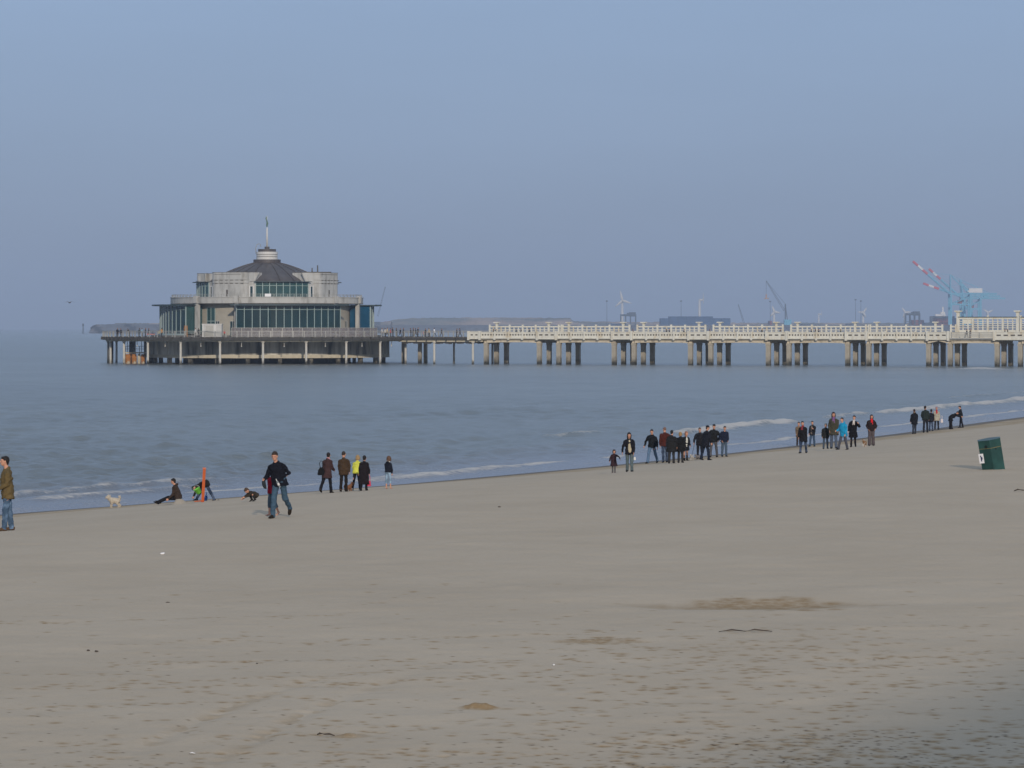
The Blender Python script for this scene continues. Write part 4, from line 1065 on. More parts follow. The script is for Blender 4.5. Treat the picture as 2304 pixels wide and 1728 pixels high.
b = MB(); q0 = rel(1724, 632, hc); b.bar((q0.x, 0, q0.z), (q0.x, 0, rel(1724, 671, hc).z), .5); b.bar((q0.x, 0, q0.z), rel(1767, 684, hc), .4); b.build('cable', M['port_dark'], hc)
b = MB(); z = rel(1724, 671, hc).z; b.box(q0.x - 3, q0.x + 4, -2, 2, z - 1.2, z + .3); b.box(q0.x - 1, q0.x + 1, -1, 1, z + .3, z + 6); b.build('hook', M['rust'], hc)
o = far(1674, 729); hc = empty('crawler_crane', (o.x, o.y, 0)); tag(hc, 'thin dark crane jib leaning left beyond the container block', 'crane')
jib(rel(1674, 727, hc), rel(1661, 685, hc), 2.2, 'jib', M['port_dark'], hc); b = MB(); b.box(-3, 5, -3, 3, 2, 9); b.build('cab', M['port_dark'], hc)
o = far(850, 729, 4700); hc = empty('crawler_crane', (o.x, o.y, 0)); tag(hc, 'thin dark crane jib leaning right beside the right edge of the pavilion', 'crane')
def rel2(px, py): return far(px, py, 4700) - hc.location
jib(rel2(850, 712), rel2(867, 645), 1.8, 'jib', M['port_dark'], hc); b = MB(); b.box(-4, 4, -3, 3, 1, 16); b.build('cab', M['port_dark'], hc)

# ship to shore cranes; coordinates read in the enlarged crop (scale 5.53, origin 1960,560)
def cc(x, y): return (1960 + x / 5.53, 560 + y / 5.53)
def sts(label, legx, gx, gy, hinge, tip, apex, house, Y, nsec=3, tipf=.40):
    o = far(*cc(legx[0], 940), Y); t = empty('ship_crane', (o.x, o.y, 0)); tag(t, label, 'crane', 'light blue ship to shore cranes')
    def P(x, y, dy=0): v = far(*cc(x, y), Y) - t.location; return Vector((v.x, dy, v.z))
    W = 11
    for x in legx:
        for dy in (-W, W):
            b = MB(); a = P(x, gy, dy); b.box(a.x - 1.35, a.x + 1.35, dy - 1.3, dy + 1.3, 2, a.z); b.build('leg', M['crane_blue'], t)
    b = MB()
    for dy in (-3.2, 3.2): b.bar(P(gx[0], gy, dy), P(gx[1], gy, dy), 1.5, 2.4)
    for x in legx: b.bar(P(x, gy + 8, -W), P(x, gy + 8, W), 2.5)
    for dy in (-W, W): b.bar(P(legx[0], gy + 130, dy), P(legx[1], gy + 130, dy), 1.6, 2.2)
    b.build('girder', M['crane_blue'], t)
    b = MB()
    for dy in (-W, W): b.bar(P(legx[0], gy + 130, dy), P(legx[1], gy + 30, dy), 1.3)
    b.build('brace', M['crane_blue'], t)
    b = MB(); h_ = P(*hinge); tp = P(*tip); m_ = h_ + (tp - h_) * (1 - tipf)
    for dy in (-3.2, 3.2): b.bar(h_ + Vector((0, dy, 0)), m_ + Vector((0, dy, 0)), 1.3, 2.4)
    for i in range(8): f_ = i / 8; q = h_ + (m_ - h_) * f_; b.bar(q + Vector((0, -3, 0)), q + Vector((0, 3, 0)), 1)
    bo = b.build('boom', M['crane_blue'], t)
    for i in range(nsec):
        b = MB(); q0 = m_ + (tp - m_) * i / nsec; q1 = m_ + (tp - m_) * (i + 1) / nsec
        for dy in (-3.2, 3.2): b.bar(q0 + Vector((0, dy, 0)), q1 + Vector((0, dy, 0)), 1.4, 3.0)
        b.build('boom_tip_section', M['crane_red'] if i % 2 == 0 else M['crane_white'], bo)
    b = MB(); ap = P(*apex)
    for dy in (-4, 4):
        a = P(hinge[0] + 15, gy, dy); b.bar(a, ap + Vector((0, dy * .5, 0)), 1.5); b.bar(P(legx[1], gy, dy), ap + Vector((0, dy * .5, 0)), 1.2)
    b.build('apex_frame', M['crane_blue'], t)
    b = MB(); b.bar(ap, tp + (h_ - tp) * .35, .45); b.bar(ap, P(gx[1] - 60, gy), .5); b.build('stay', M['crane_blue'], t)
    b = MB(); a0 = P(house[0], house[2]); a1 = P(house[1], house[3]); b.box(a0.x, a1.x, -4.5, 4.5, a1.z, a0.z)
    b.box(a0.x - 3, a0.x, -3, 3, a1.z, (a0.z + a1.z) / 2); b.build('machinery_house', M['crane_white'] if house[4] else M['crane_blue'], t)
    b = MB(); a = P((legx[0] + legx[1]) / 2, gy + 100); b.box(a.x - 3, a.x + 3, -3, 3, a.z - 3, a.z + 3); b.bar((a.x, 0, a.z + 3), P((legx[0] + legx[1]) / 2, gy), .4); b.build('spreader', M['port_red'], t)
    return t
sts('nearest light blue ship crane, with steep red and white boom and white machinery house', (982, 1225), (965, 1560), 560, (970, 550), (520, 155), (985, 322), (1215, 1380, 490, 545, True), 4900)
sts('middle light blue ship crane, its boom just right of the longest boom', (1122, 1240), (1100, 1600), 588, (1110, 600), (720, 250), (1105, 385), (1390, 1450, 560, 580, False), 5100, tipf=.36)
sts('right hand light blue ship crane, with its red and white boom hanging lowest', (1152, 1350), (1110, 1665), 616, (1130, 600), (650, 430), (1120, 440), (1400, 1460, 590, 612, False), 5000, tipf=.40)
b = MB(); o = far(*cc(930, 838)); sh = empty('ship', (o.x, o.y + 50, 0)); tag(sh, 'white superstructure of a ship above the container stacks left of the ship cranes', 'ship')
b.box(-18, 20, -5, 5, 2, 25.5); b.build('hull', M['port_dark'], sh); b = MB(); b.box(-10, 6, -4, 4, 25.5, 28.5); b.box(-2, 5, -3, 3, 28.5, 32); b.box(1, 3, -1, 1, 32, 40); b.build('bridge', M['crane_white'], sh)

# ------------------------------------------------------------ apartment block behind the camera that shades the corner of the beach
L_ = (20.35 / math.tan(SUN_EL)); sh_ = Vector((-math.sin(SUN_AZ), math.cos(SUN_AZ), 0)) * L_
e0 = Vector((3.3, 35.4, 0)) - sh_
ab = empty('apartment_building', (e0.x, e0.y, 2.3), math.atan2(.911, .413)); tag(ab, 'promenade apartment block outside the picture whose shade falls on the near right sand', 'building')
b = MB(); b.box(-75, 13, -14, 0, 0, 20); b.build('wall', M['brick_wall'], ab)
b = MB(); b.box(-75.3, 13.3, -14.3, .3, 20.002, 20.35); b.build('roof', M['pav_line'], ab)
for fl in range(6):
    b = MB(); b2 = MB()
    for i in range(28): b.box(-73.5 + i * 3.1, -71.4 + i * 3.1, 0.003, .06, .9 + fl * 3.2, 2.7 + fl * 3.2)
    b.build('window_row', M['glass'], ab)
    if fl: b2.box(-74, 12, .005, 1.2, fl * 3.2 - .25, fl * 3.2 - .05); b2.build('balcony', M['pav_white'], ab)

# ------------------------------------------------------------ people
SKIN = mat('skin', (.50, .26, .18), .6, .08, 20)
_cm = {}
def cloth(c, denim=False):
    k_ = (c, denim)
    if k_ not in _cm:
        c2 = tuple(min(1, x * 1.9 + .03) for x in c) if denim else None
        _cm[k_] = mat('denim' if denim else 'cloth', c, .9, .28, 9, bump=.5, bscale=14, spec=.15, col2=c2, c2lo=.45, c2hi=.65, c2scale=5) if denim else mat('cloth', c, .9, .30, 7, bump=.5, bscale=12, spec=.15)
    return _cm[k_]
def hairm(c):
    if ('h', c) not in _cm: _cm[('h', c)] = mat('hair', c, .7, .3, 30, bump=.5, bscale=40)
    return _cm[('h', c)]
def remeshed(mb, name, m, parent, vox, it=2, fac=.5, folds=0):
    me = bpy.data.meshes.new('tmp'); me.from_pydata([tuple(v) for v in mb.v], [], mb.f); recalc_solid(me)
    o = bpy.data.objects.new('tmp', me); COL.objects.link(o)
    r = o.modifiers.new('r', 'REMESH'); r.mode = 'VOXEL'; r.voxel_size = vox; r.use_smooth_shade = True
    s = o.modifiers.new('s', 'SMOOTH'); s.iterations = it; s.factor = fac
    dg = bpy.context.evaluated_depsgraph_get(); ev = o.evaluated_get(dg)
    nm = bpy.data.meshes.new_from_object(ev); bpy.data.objects.remove(o); bpy.data.meshes.remove(me)
    if folds:
        n_ = len(nm.vertices); co = np.empty(n_ * 3, np.float32); nn_ = np.empty(n_ * 3, np.float32)
        nm.vertices.foreach_get('co', co); nm.vertices.foreach_get('normal', nn_); co = co.reshape(-1, 3); nn_ = nn_.reshape(-1, 3)
        sd_ = random.random() * 50
        q = vnoise(co[:, 0] * 7 + co[:, 2] * 3 + sd_, co[:, 2] * 13 + co[:, 1] * 8 + sd_, 77) + .6 * vnoise(co[:, 0] * 15 - co[:, 2] * 9, co[:, 2] * 24 + co[:, 1] * 15 + sd_, 78)
        nm.vertices.foreach_set('co', (co + nn_ * q[:, None] * folds).ravel().astype(np.float32))
    nm.name = name; nm.materials.clear(); nm.materials.append(m)
    nm.polygons.foreach_set('use_smooth', [True] * len(nm.polygons)); nm.update()
    ob = bpy.data.objects.new(name, nm); COL.objects.link(ob)
    if parent: ob.parent = parent
    return ob
def recalc_solid(me): recalc(me)

DEF = dict(lean=4, side=0, legs=((12, 5), (-12, 12)), arms=((8, 8, 20), (-8, 8, 20)), head=(0, 0), twist=0, hw=.085)
BLACK = (.010, .010, .013); NAVY = (.012, .016, .030); JEAN = (.055, .095, .155); DJEAN = (.022, .035, .065); LJEAN = (.15, .22, .30)
DBROWN = (.035, .024, .020); OLIVE = (.095, .075, .040); GREY = (.10, .10, .105); BSKIN = (.5, .26, .18)
def person(label, loc, H=1.7, yaw=0, pose=None, top=BLACK, tlen=.10, flare=.0, open_=None, legs=DJEAN, lstyle='straight', shoes=(.012, .010, .009), hair=('short', (.012, .009, .008)),
           scarf=None, hood=None, vox=.013, group='people on the beach', fat=1.04, denim=True, bag=None, cuff=None, child=False, sleeves=True, gender='m', hsc=1.0, face=False, name='person'):
    p = dict(DEF); p.update(pose or {})
    if vox < .03:
        jr = random.Random(label); hd = p['head']; p['head'] = (hd[0] + (jr.uniform(-22, 22) if hd[0] == 0 else 0), hd[1] + (jr.uniform(-2, 8) if hd[1] == 0 else 0))
        if p['twist'] == 0: p['twist'] = jr.uniform(-9, 9)
        if p['side'] == 0: p['side'] = jr.uniform(-2.5, 2.5)
        p['legs'] = tuple((l[0] + jr.uniform(-5, 5),) + tuple(l[1:]) for l in p['legs']) if not p.get('sit') else p['legs']
        p['arms'] = tuple((l[0] + jr.uniform(-6, 6), l[1] + jr.uniform(-4, 3)) + tuple(l[2:]) for l in p['arms'])
    kk = H / 1.75; hs = (1.35 if H < 1.2 else 1.15 if H < 1.45 else 1.0) * hsc
    X = Vector((1, 0, 0))
    def rx(v, a): return Matrix.Rotation(R(a), 3, 'X') @ v      # positive = leaning forward needs -a
    pel = Vector((0, 0, .95)); tl = p['lean']; sd = p['side']
    Rt = Matrix.Rotation(R(sd), 3, 'Y') @ Matrix.Rotation(-R(tl), 3, 'X') @ Matrix.Rotation(R(p['twist']), 3, 'Z')
    def T(x, y, z): return pel + Rt @ Vector((x, y, z))
    sw = .178 if gender == 'm' else .155
    waist = T(0, .01, .15); chest = T(0, .02, .34); shc = T(0, 0, .46); neck0 = T(0, .0, .50); neck1 = T(0, .02, .58)
    hy, ht = p['head']
    Rh = Matrix.Rotation(R(hy), 3, 'Z') @ Matrix.Rotation(-R(ht), 3, 'X')
    if abs(tl) > 50: Rh = Rt
    hc = neck1 + (Rt @ Vector((0, .025, .05)) if abs(tl) <= 50 else Rt @ Vector((0, .02, .07))) + Vector((0, 0, .055 * hs))
    def down(s, ab=0): return Vector((math.sin(R(ab)), math.sin(R(s)) * math.cos(R(ab)), -math.cos(R(s)) * math.cos(R(ab))))
    J = {}
    for i, sg in enumerate((-1, 1)):
        sw_, kn = p['legs'][i][:2]; ab = p['legs'][i][2] if len(p['legs'][i]) > 2 else 2
        hip = pel + Vector((sg * p['hw'], 0, -.03)); knee = hip + down(sw_, sg * ab) * .43; ank = knee + down(sw_ - kn, sg * ab * .5) * .42
        toe = p['legs'][i][3] if len(p['legs'][i]) > 3 else max(-60, min(0, (sw_ - kn) + 10)) if sw_ - kn < -10 else 0
        fd = Vector((sg * .15, math.cos(R(toe)), math.sin(R(toe)))).normalized()
        J['leg', i] = (hip, knee, ank, fd)
        s_, ab_, el_ = p['arms'][i][:3]; tw = p['arms'][i][3] if len(p['arms'][i]) > 3 else 0
        sh = T(sg * sw, 0, .415); elb = sh + down(s_, sg * ab_) * .28
        fdir = down(s_ + el_, sg * (ab_ * .5 - 7)) ; fdir = Matrix.Rotation(R(sg * tw), 3, 'Z') @ fdir
        wr = elb + fdir * .25; J['arm', i] = (sh, elb, wr, fdir)
    zmin = min(min(J['leg', i][2].z - .075, (J['leg', i][2] + J['leg', i][3] * .17).z - .045) for i in (0, 1))
    off = Vector((0, 0, -zmin + (p.get('lift', 0))))
    def S(v): return (v + off) * kk
    body = MB(); L = body.loft
    ng = lambda a, b, f: a + (b - a) * f
    L([S(pel + Rt @ Vector((0, 0, -.10))), S(pel), S(waist), S(chest), S(T(0, 0, .42)), S(T(0, 0, .49))], [(.12 * kk, .08 * kk), (.150 * kk, .100 * kk), (.130 * kk, .090 * kk), (.145 * kk, .10 * kk), (.125 * kk, .075 * kk), (.055 * kk, .05 * kk)], side=Rt @ X, n=16)
    L([S(neck0 - Rt @ Vector((0, 0, .04))), S(neck1), S(hc)], [.062 * kk, .052 * kk, .05 * kk], n=12)
    h_ = kk * hs
    def Hd(x, y, z): return S(hc) + (Rh @ Vector((x, y, z))) * h_
    body.ell(S(hc), (.073 * h_, .092 * h_, .115 * h_), 18, 12, Rh)
    body.ell(Hd(0, .040, -.060), (.052 * h_, .050 * h_, .050 * h_), 14, 8, Rh)            # jaw and chin
    L([Hd(0, .088, .022), Hd(0, .112, -.022), Hd(0, .100, -.032)], [.010 * h_, .017 * h_, .013 * h_], n=8)
    body.ell(Hd(0, .086, .032), (.045 * h_, .014 * h_, .010 * h_), 10, 6, Rh)              # brow
    body.ell(Hd(0, .088, -.060), (.024 * h_, .012 * h_, .009 * h_), 10, 6, Rh)             # lips
    for sg in (-1, 1): body.ell(Hd(sg * .076, -.005, -.005), (.012 * h_, .020 * h_, .032 * h_), 8, 6, Rh)
    grip = p.get('grip', 45)
    for i, sg in enumerate((-1, 1)):
        hip, knee, ank, fd = J['leg', i]; sh, elb, wr, fdir = J['arm', i]
        L([S(hip + Vector((0, 0, .04))), S(hip), S(ng(hip, knee, .5)), S(knee), S(ng(knee, ank, .3)), S(ng(knee, ank, .7)), S(ank)],
          [.07 * kk, .085 * kk, .072 * kk, .053 * kk, .055 * kk, .042 * kk, .036 * kk], n=12)
        L([S(ank - fd * .05), S(ank + Vector((0, 0, -.03)) + fd * .02), S(ank + fd * .10 + Vector((0, 0, -.05))), S(ank + fd * .17 + Vector((0, 0, -.058)))],
          [(.035 * kk, .04 * kk), (.040 * kk, .042 * kk), (.044 * kk, .026 * kk), (.032 * kk, .016 * kk)], n=10)
        L([S(ng(sh, T(0, 0, .40), .35)), S(ng(sh, T(0, 0, .40), .08)), S(ng(sh, elb, .5)), S(elb), S(ng(elb, wr, .3)), S(wr)], [.048 * kk, .046 * kk, .042 * kk, .036 * kk, .036 * kk, .026 * kk], n=10)
        # palm, four fingers of unequal length, thumb off the side of the palm
        inn = Vector((-sg, 0, 0)); inn = (inn - fdir * inn.dot(fdir)).normalized(); fw = fdir.cross(inn) * sg
        if fw.dot(Vector((0, 1, 0.2))) < 0: fw = -fw
        pm = wr + fdir * .085; kh = kk * (1.15 if H < 1.3 else 1)
        L([S(wr - fdir * .01), S(wr + fdir * .035), S(pm)], [(.024 * kh, .018 * kh), (.040 * kh, .017 * kh), (.040 * kh, .013 * kh)], side=fw, n=12)
        for q in range(4):
            b0 = pm + fw * (.030 - .020 * q) - fdir * .01; ln_ = (.068, .078, .072, .056)[q]
            c0 = b0; pts = [c0]; ang = 8 + q * 3
            for sgm in range(3):
                d_ = (Matrix.Rotation(R(ang), 3, fw) @ fdir) if (Matrix.Rotation(R(20), 3, fw) @ fdir).dot(inn) > 0 else (Matrix.Rotation(R(-ang), 3, fw) @ fdir)
                c0 = c0 + d_ * ln_ * (.45, .32, .23)[sgm]; pts.append(c0); ang += grip
            L([S(v) for v in pts], [.0095 * kh, .009 * kh, .0085 * kh, .007 * kh], n=8)
        t0 = wr + fdir * .03 + fw * .030
        L([S(t0), S(t0 + fw * .022 + fdir * .028), S(t0 + fw * .030 + fdir * .055 + inn * .01)], [.013 * kh, .011 * kh, .008 * kh], n=8)
    root = remeshed(body, name, SKIN, None, vox * .85 * max(.55, kk), 1, .4)
    root.location = loc; root.rotation_euler = (0, 0, yaw); tag(root, label, 'person', group)
    vx = vox * max(.6, kk)
    # trousers
    tr = MB()
    if lstyle != 'bare':
        tr.loft([S(pel + Rt @ Vector((0, 0, .12))), S(pel), S(pel + Vector((0, 0, -.10)))], [(.152 * kk * fat, .108 * kk * fat), (.172 * kk * fat, .125 * kk * fat), (.15 * kk, .11 * kk)], side=Rt @ X, n=16)
        for i in (0, 1):
            hip, knee, ank, fd = J['leg', i]
            wd = {'straight': (.095, .074, .066, .064), 'wide': (.105, .090, .092, .098), 'slim': (.088, .064, .058, .05), 'rolled': (.095, .076, .072, 0), 'skirt': (.09, .07, .06, .05)}[lstyle]
            end = ng(knee, ank, .45) if lstyle == 'rolled' else ank + Vector((0, 0, -.045))
            pts = [hip + Vector((0, 0, .02)), ng(hip, knee, .45), knee, ng(knee, ank, .42)]; rr = [wd[0], (wd[0] + wd[1]) / 2, wd[1], wd[2]]
            if lstyle == 'rolled': pts += [end + (ank - knee) * .04]; rr += [wd[2] * 1.1]
            else: pts += [ng(knee, ank, .8), end]; rr += [(wd[2] + wd[3]) / 2, wd[3]]
            tr.loft([S(v) for v in pts], [r_ * kk for r_ in rr], n=14)
        remeshed(tr, 'trousers', cloth(legs, denim and legs in (JEAN, DJEAN, LJEAN)), root, vx, 1, folds=.022 * kk)
    # shoes
    if shoes:
        for i in (0, 1):
            hip, knee, ank, fd = J['leg', i]; s_ = MB(); up = Vector((0, 0, 1))
            s_.loft([S(ank - fd * .075 + up * -.035), S(ank - fd * .03 + up * -.025), S(ank + fd * .05 + up * -.030), S(ank + fd * .12 + up * -.048), S(ank + fd * .185 + up * -.055)],
                    [(.036 * kk, .036 * kk), (.046 * kk, .052 * kk), (.050 * kk, .046 * kk), (.052 * kk, .030 * kk), (.034 * kk, .018 * kk)], n=12)
            if cuff: s_.loft([S(ng(knee, ank, .35)), S(ank + up * -.03)], [.062 * kk, .05 * kk], n=12)
            remeshed(s_, 'shoe' if not cuff else 'boot', cloth(shoes), root, vx, 1)
    # jacket or coat
    bw = 1.10 if vox > .0105 and vox < .03 else 1.0
    jk = MB(); f = fat * bw
    legd = ((J['leg', 0][1] + J['leg', 1][1]) / 2 - pel); lg2 = ((J['leg', 0][2] + J['leg', 1][2]) / 2 - (J['leg', 0][1] + J['leg', 1][1]) / 2)
    pts = []; rad = []
    if tlen > .0:
        n_ = max(1, int(tlen / .12)); sprd = abs(J['leg', 0][1].x - J['leg', 1][1].x) * .5; stride = abs(J['leg', 0][1].y - J['leg', 1][1].y) * .5
        for q in range(n_, 0, -1):
            t_ = tlen * q / n_
            c_ = pel + (legd.normalized() * t_ if t_ < .42 else legd.normalized() * .42 + lg2.normalized() * (t_ - .42))
            if tlen <= .2: c_ = pel - Rt @ Vector((0, 0, t_))
            pts.append(c_); rad.append(((.182 * f + flare * t_), (.135 * f + flare * t_ * .9 + stride * min(1, t_ / .42) * .55 * (tlen > .2))))
    g_ = .92 if gender == 'f' else 1.0
    pts += [pel, waist, T(0, .015, .26), T(0, .02, .34), T(0, .005, .42), T(0, 0, .465), T(0, -.005, .50), T(0, .0, .55)]
    g_ *= bw; rad += [(.182 * f, .135 * f), (.168 * f, .130 * f), (.176 * f, .132 * f), (.184 * g_, .132 * bw), (.172 * g_, .118 * bw), (.125 * g_, .098), (.085, .080), (.062, .062)]
    jk.loft([S(v) for v in pts], [(a * kk, b * kk) for a, b in rad], side=Rt @ X, n=20)
    for i, sg in enumerate((-1, 1)):
        sh, elb, wr, fdir = J['arm', i]
        jk.loft([S(ng(sh, T(0, 0, .47), .6)), S(ng(sh, T(0, 0, .45), .22)), S(ng(sh, elb, .12)), S(ng(sh, elb, .5)), S(elb), S(ng(elb, wr, .5)), S(ng(elb, wr, .97))], [.058 * kk, .070 * kk * bw, .076 * kk * bw, .068 * kk * bw, .060 * kk * bw, .054 * kk * bw, .045 * kk], n=12)
    if hood:
        if hood == 'up': jk.ell(S(hc) + (Rh @ Vector((0, -.02, .0))) * h_, (.100 * h_, .105 * h_, .140 * h_), 16, 10, Rh)
        else: jk.ell(S(T(0, -.085, .52)), (.10 * kk, .065 * kk, .06 * kk), 14, 8)
    jo = remeshed(jk, 'coat' if tlen > .3 else 'jacket', cloth(top), root, vx, 2, folds=.034 * kk)
    if open_:                                       # pale shirt showing between the jacket fronts
        sm = MB(); sm.loft([S(pel + Rt @ Vector((0, .055, -.09))), S(pel + Rt @ Vector((0, .062, .05))), S(waist + Rt @ Vector((0, .055, 0))), S(chest + Rt @ Vector((0, .048, 0))), S(shc + Rt @ Vector((0, .035, .0)))],
                         [(.10 * kk, .112 * kk), (.105 * kk, .112 * kk), (.10 * kk, .110 * kk), (.10 * kk, .116 * kk), (.06 * kk, .095 * kk)], side=Rt @ X, n=14)
        remeshed(sm, 'shirt', cloth(open_), root, vx, 1)
    if hood and hood not in ('up', 'down'):         # fur trim of given colour
        fm = MB(); fm.ell(S(T(0, -.05, .54)), (.125 * kk, .10 * kk, .055 * kk), 16, 8); remeshed(fm, 'fur_hood', cloth(hood), root, vx, 1)
    # hair or cap
    if hair:
        st, c_ = hair; hm = MB()
        if st in ('short', 'long', 'bob', 'pony', 'curly'):
            hm.ell(Hd(0, -.022, .030), (.083 * h_, .092 * h_, .100 * h_), 18, 12, Rh); hm.ell(Hd(0, .030, .075), (.066 * h_, .058 * h_, .042 * h_), 12, 8, Rh)
            hm.ell(Hd(0, -.055, -.03), (.066 * h_, .045 * h_, .065 * h_), 12, 8, Rh)
            if st in ('long', 'bob'):
                n_ = -.20 if st == 'long' else -.10
                hm.loft([Hd(0, -.03, .06), Hd(0, -.045, -.04), Hd(0, -.06, n_)], [(.088 * h_, .070 * h_), (.092 * h_, .062 * h_), (.07 * h_, .035 * h_)], side=Rh @ X, n=16)
                for sg in (-1, 1): hm.loft([Hd(sg * .068, .02, .05), Hd(sg * .082, .012, -.03), Hd(sg * .078, .0, n_ * .9)], [.022 * h_, .026 * h_, .018 * h_], n=8)
            if st == 'curly':
                for _ in range(16): a_ = random.uniform(0, 6.28); hm.ell(Hd(.075 * math.cos(a_), -.03 + .05 * math.sin(a_), random.uniform(-.05, .10)), [.034 * h_] * 3, 8, 6)
            remeshed(hm, 'hair', hairm(c_), root, vx * .8, 1)
        elif st == 'shaved':
            hm.ell(Hd(0, -.016, .022), (.077 * h_, .088 * h_, .097 * h_), 18, 12, Rh); remeshed(hm, 'hair', hairm(c_), root, vx * .8, 1)
        elif st in ('cap', 'beanie'):
            hm.ell(Hd(0, -.010, .050), (.084 * h_, .098 * h_, .080 * h_), 18, 12, Rh)
            if st == 'cap': hm.loft([Hd(0, .06, .06), Hd(0, .15, .045)], [(.065 * h_, .014 * h_), (.045 * h_, .008 * h_)], side=Rh @ X, n=12)
            remeshed(hm, 'hat', cloth(c_), root, vx * .8, 1)
            h2 = MB(); h2.ell(Hd(0, -.050, -.025), (.066 * h_, .045 * h_, .06 * h_), 12, 8, Rh); remeshed(h2, 'hair', hairm((.03, .02, .015)), root, vx * .8, 1)
    if face:
        fm = MB()
        for sg in (-1, 1): fm.ell(Hd(sg * .030, .090, .010), (.011 * h_, .007 * h_, .006 * h_), 8, 6, Rh)
        fm.build('eyes', cloth((.02, .015, .015)), root)
    if scarf:
        sm = MB(); sm.loft([S(T(0, .01, .50)), S(T(0, .02, .575))], [.085 * kk, .072 * kk], n=14)
        sm.loft([S(T(-.01, .11, .53)), S(T(-.02, .155, .40)), S(T(-.03, .150, .20))], [(.035 * kk, .02 * kk), (.042 * kk, .018 * kk), (.04 * kk, .014 * kk)], side=Rt @ X, n=10)
        sm.loft([S(T(.03, .11, .53)), S(T(.035, .155, .38)), S(T(.04, .15, .26))], [(.03 * kk, .02 * kk), (.036 * kk, .018 * kk), (.034 * kk, .014 * kk)], side=Rt @ X, n=10)
        remeshed(sm, 'scarf', cloth(scarf), root, vx * .9, 1)
    Mw = Matrix.Translation(Vector(loc)) @ Matrix.Rotation(yaw, 4, 'Z')
    hands = [Mw @ (S(J['arm', i][2] + J['arm', i][3] * .10)) for i in (0, 1)]
    root['_k'] = 0; del root['_k']
    return root, hands
AWAY = 0; TO = R(180); LEFT = R(90); RIGHT = R(-90)
def P(label, px, feet, head, yaw=0, hmul=1.0, **kw):
    loc = hit(px, feet); H = (feet - head) * loc.y / F * hmul
    print('person %-50s Y=%.1f H=%.2f' % (label[:50], loc.y, H))
    return person(label, loc, H=H, yaw=yaw, **kw)

walkL = ((22, 4), (-16, 14)); walkR = ((-16, 14), (22, 4))
# --- the nearest ones
P('person in olive brown jacket and blue jeans at the left edge of the picture', 17, 1194, 1027, R(96), pose=dict(lean=2, legs=((7, 3), (-7, 5)), arms=((-4, 8, 60), (-14, 10, 40)), head=(0, -2)),
  top=(.115, .082, .036), tlen=.20, fat=1.12, legs=JEAN, shoes=(.10, .06, .035), vox=.010, face=True)
man, hands = P('person in black jacket and faded jeans striding forward with a clear bottle in one hand', 629, 1165, 1012, R(163), hmul=1.0, pose=dict(lean=9, side=7, legs=((-16, 34), (20, 12)), arms=((-30, 28, 98, 55), (-10, 24, 84, 6)), head=(8, 14), twist=-6, grip=70),
  top=(.007, .008, .014), tlen=.10, fat=1.2, legs=(.045, .085, .13), shoes=(.02, .014, .010), hair=('short', (.035, .022, .015)), vox=.010, face=True)
b = MB(); hp_ = hands[0]
btl = MB(); btl.loft([(0, 0, -.15), (0, 0, -.14), (0, 0, .02), (0, 0, .055), (0, 0, .08)], [.024, .030, .030, .013, .012], n=12)
bo = btl.build('water_bottle', mat('clear_plastic', (.40, .46, .50), .1, .02, 4, spec=.7, alpha=.5), None, True, hp_ + Vector((.0, -.02, -.07))); bo.rotation_euler = (R(15), R(-25), 0)
tag(bo, 'clear plastic water bottle in the hand of the person in black jacket and faded jeans', 'bottle')
c = MB(); c.loft([(0, 0, .10), (0, 0, .9)], [.014, .013], n=8)
c = MB(); c.box(-.015, .015, -.03, .03, .086, .11); c.box(-.035, .035, -.035, .035, -.03, .01)
c = MB(); c.loft([(0, 0, .081), (0, 0, .10)], [.014, .014], n=10); c.build('bottle_cap', M['white_metal'], bo); c = MB(); c.loft([(0, 0, -.08), (0, 0, -.02)], [.0312, .0312], n=12); c.build('bottle_label', M['crane_white'], bo)
sh2 = MB(); sh2.loft([(0, .02, .06), (.01, 0, .02), (.02, -.02, -.05), (.05, -.04, -.12), (.08, -.05, -.15)], [(.03, .03), (.05, .035), (.05, .04), (.04, .03), (.015, .015)], n=12)
so2 = sh2.build('carried_shoes', cloth((.02, .025, .03)), None, True, hands[1] + Vector((.02, 0, -.05))); tag(so2, 'dark shoes dangling from the hand of the person in black jacket and faded jeans', 'shoes')
P('barefoot child in red jacket with rolled up jeans, mostly hidden behind the person in black', 613, 1160, 1056, R(140), pose=dict(lean=0, legs=((-8, 24), (10, 4)), arms=((5, 10, 20), (-24, 12, 10))), top=(.24, .006, .018), tlen=.12, legs=(.07, .10, .13), lstyle='rolled', shoes=None, hair=('short', (.10, .06, .03)), vox=.012, gender='f')
# dog, seated man, post, bending child, crouching child
P('person in brown jacket sitting on the sand near the waterline', 401, 1134, 1134 - 54 * 1.0, R(84), hmul=1.0 / .555, pose=dict(lean=14, legs=((90, 22, 4, 25), (94, 28, 6, 25)), arms=((14, 8, 34), (20, 8, 26)), head=(0, 14), sit=True),
  top=(.040, .027, .021), tlen=.06, fat=1.08, legs=BLACK, hood='down', shoes=(.012, .010, .010), group='people at the water edge')
P('child bending over in dark jacket behind the orange post, legs apart', 463, 1128, 1078, R(78), hmul=1.58, pose=dict(lean=112, legs=((28, 2, 6), (-26, 2, 6)), arms=((14, 4, 10), (4, 6, 14))), top=(.020, .017, .016), tlen=.14, fat=1.2, legs=DJEAN, hair=('short', (.02, .014, .010)), hood='down', group='people at the water edge')
P('child in dark brown coat crouching low on the sand behind the barefoot child', 577, 1128, 1101, R(118), hmul=2.5, pose=dict(lean=66, sit=True, legs=((116, 146, 10), (110, 142, 16)), arms=((46, 10, 20), (40, 30, 10)), head=(10, 0)),
  top=(.035, .028, .020), tlen=.05, fat=1.15, legs=(.02, .02, .022), hair=('short', (.06, .035, .02)), group='people at the water edge')
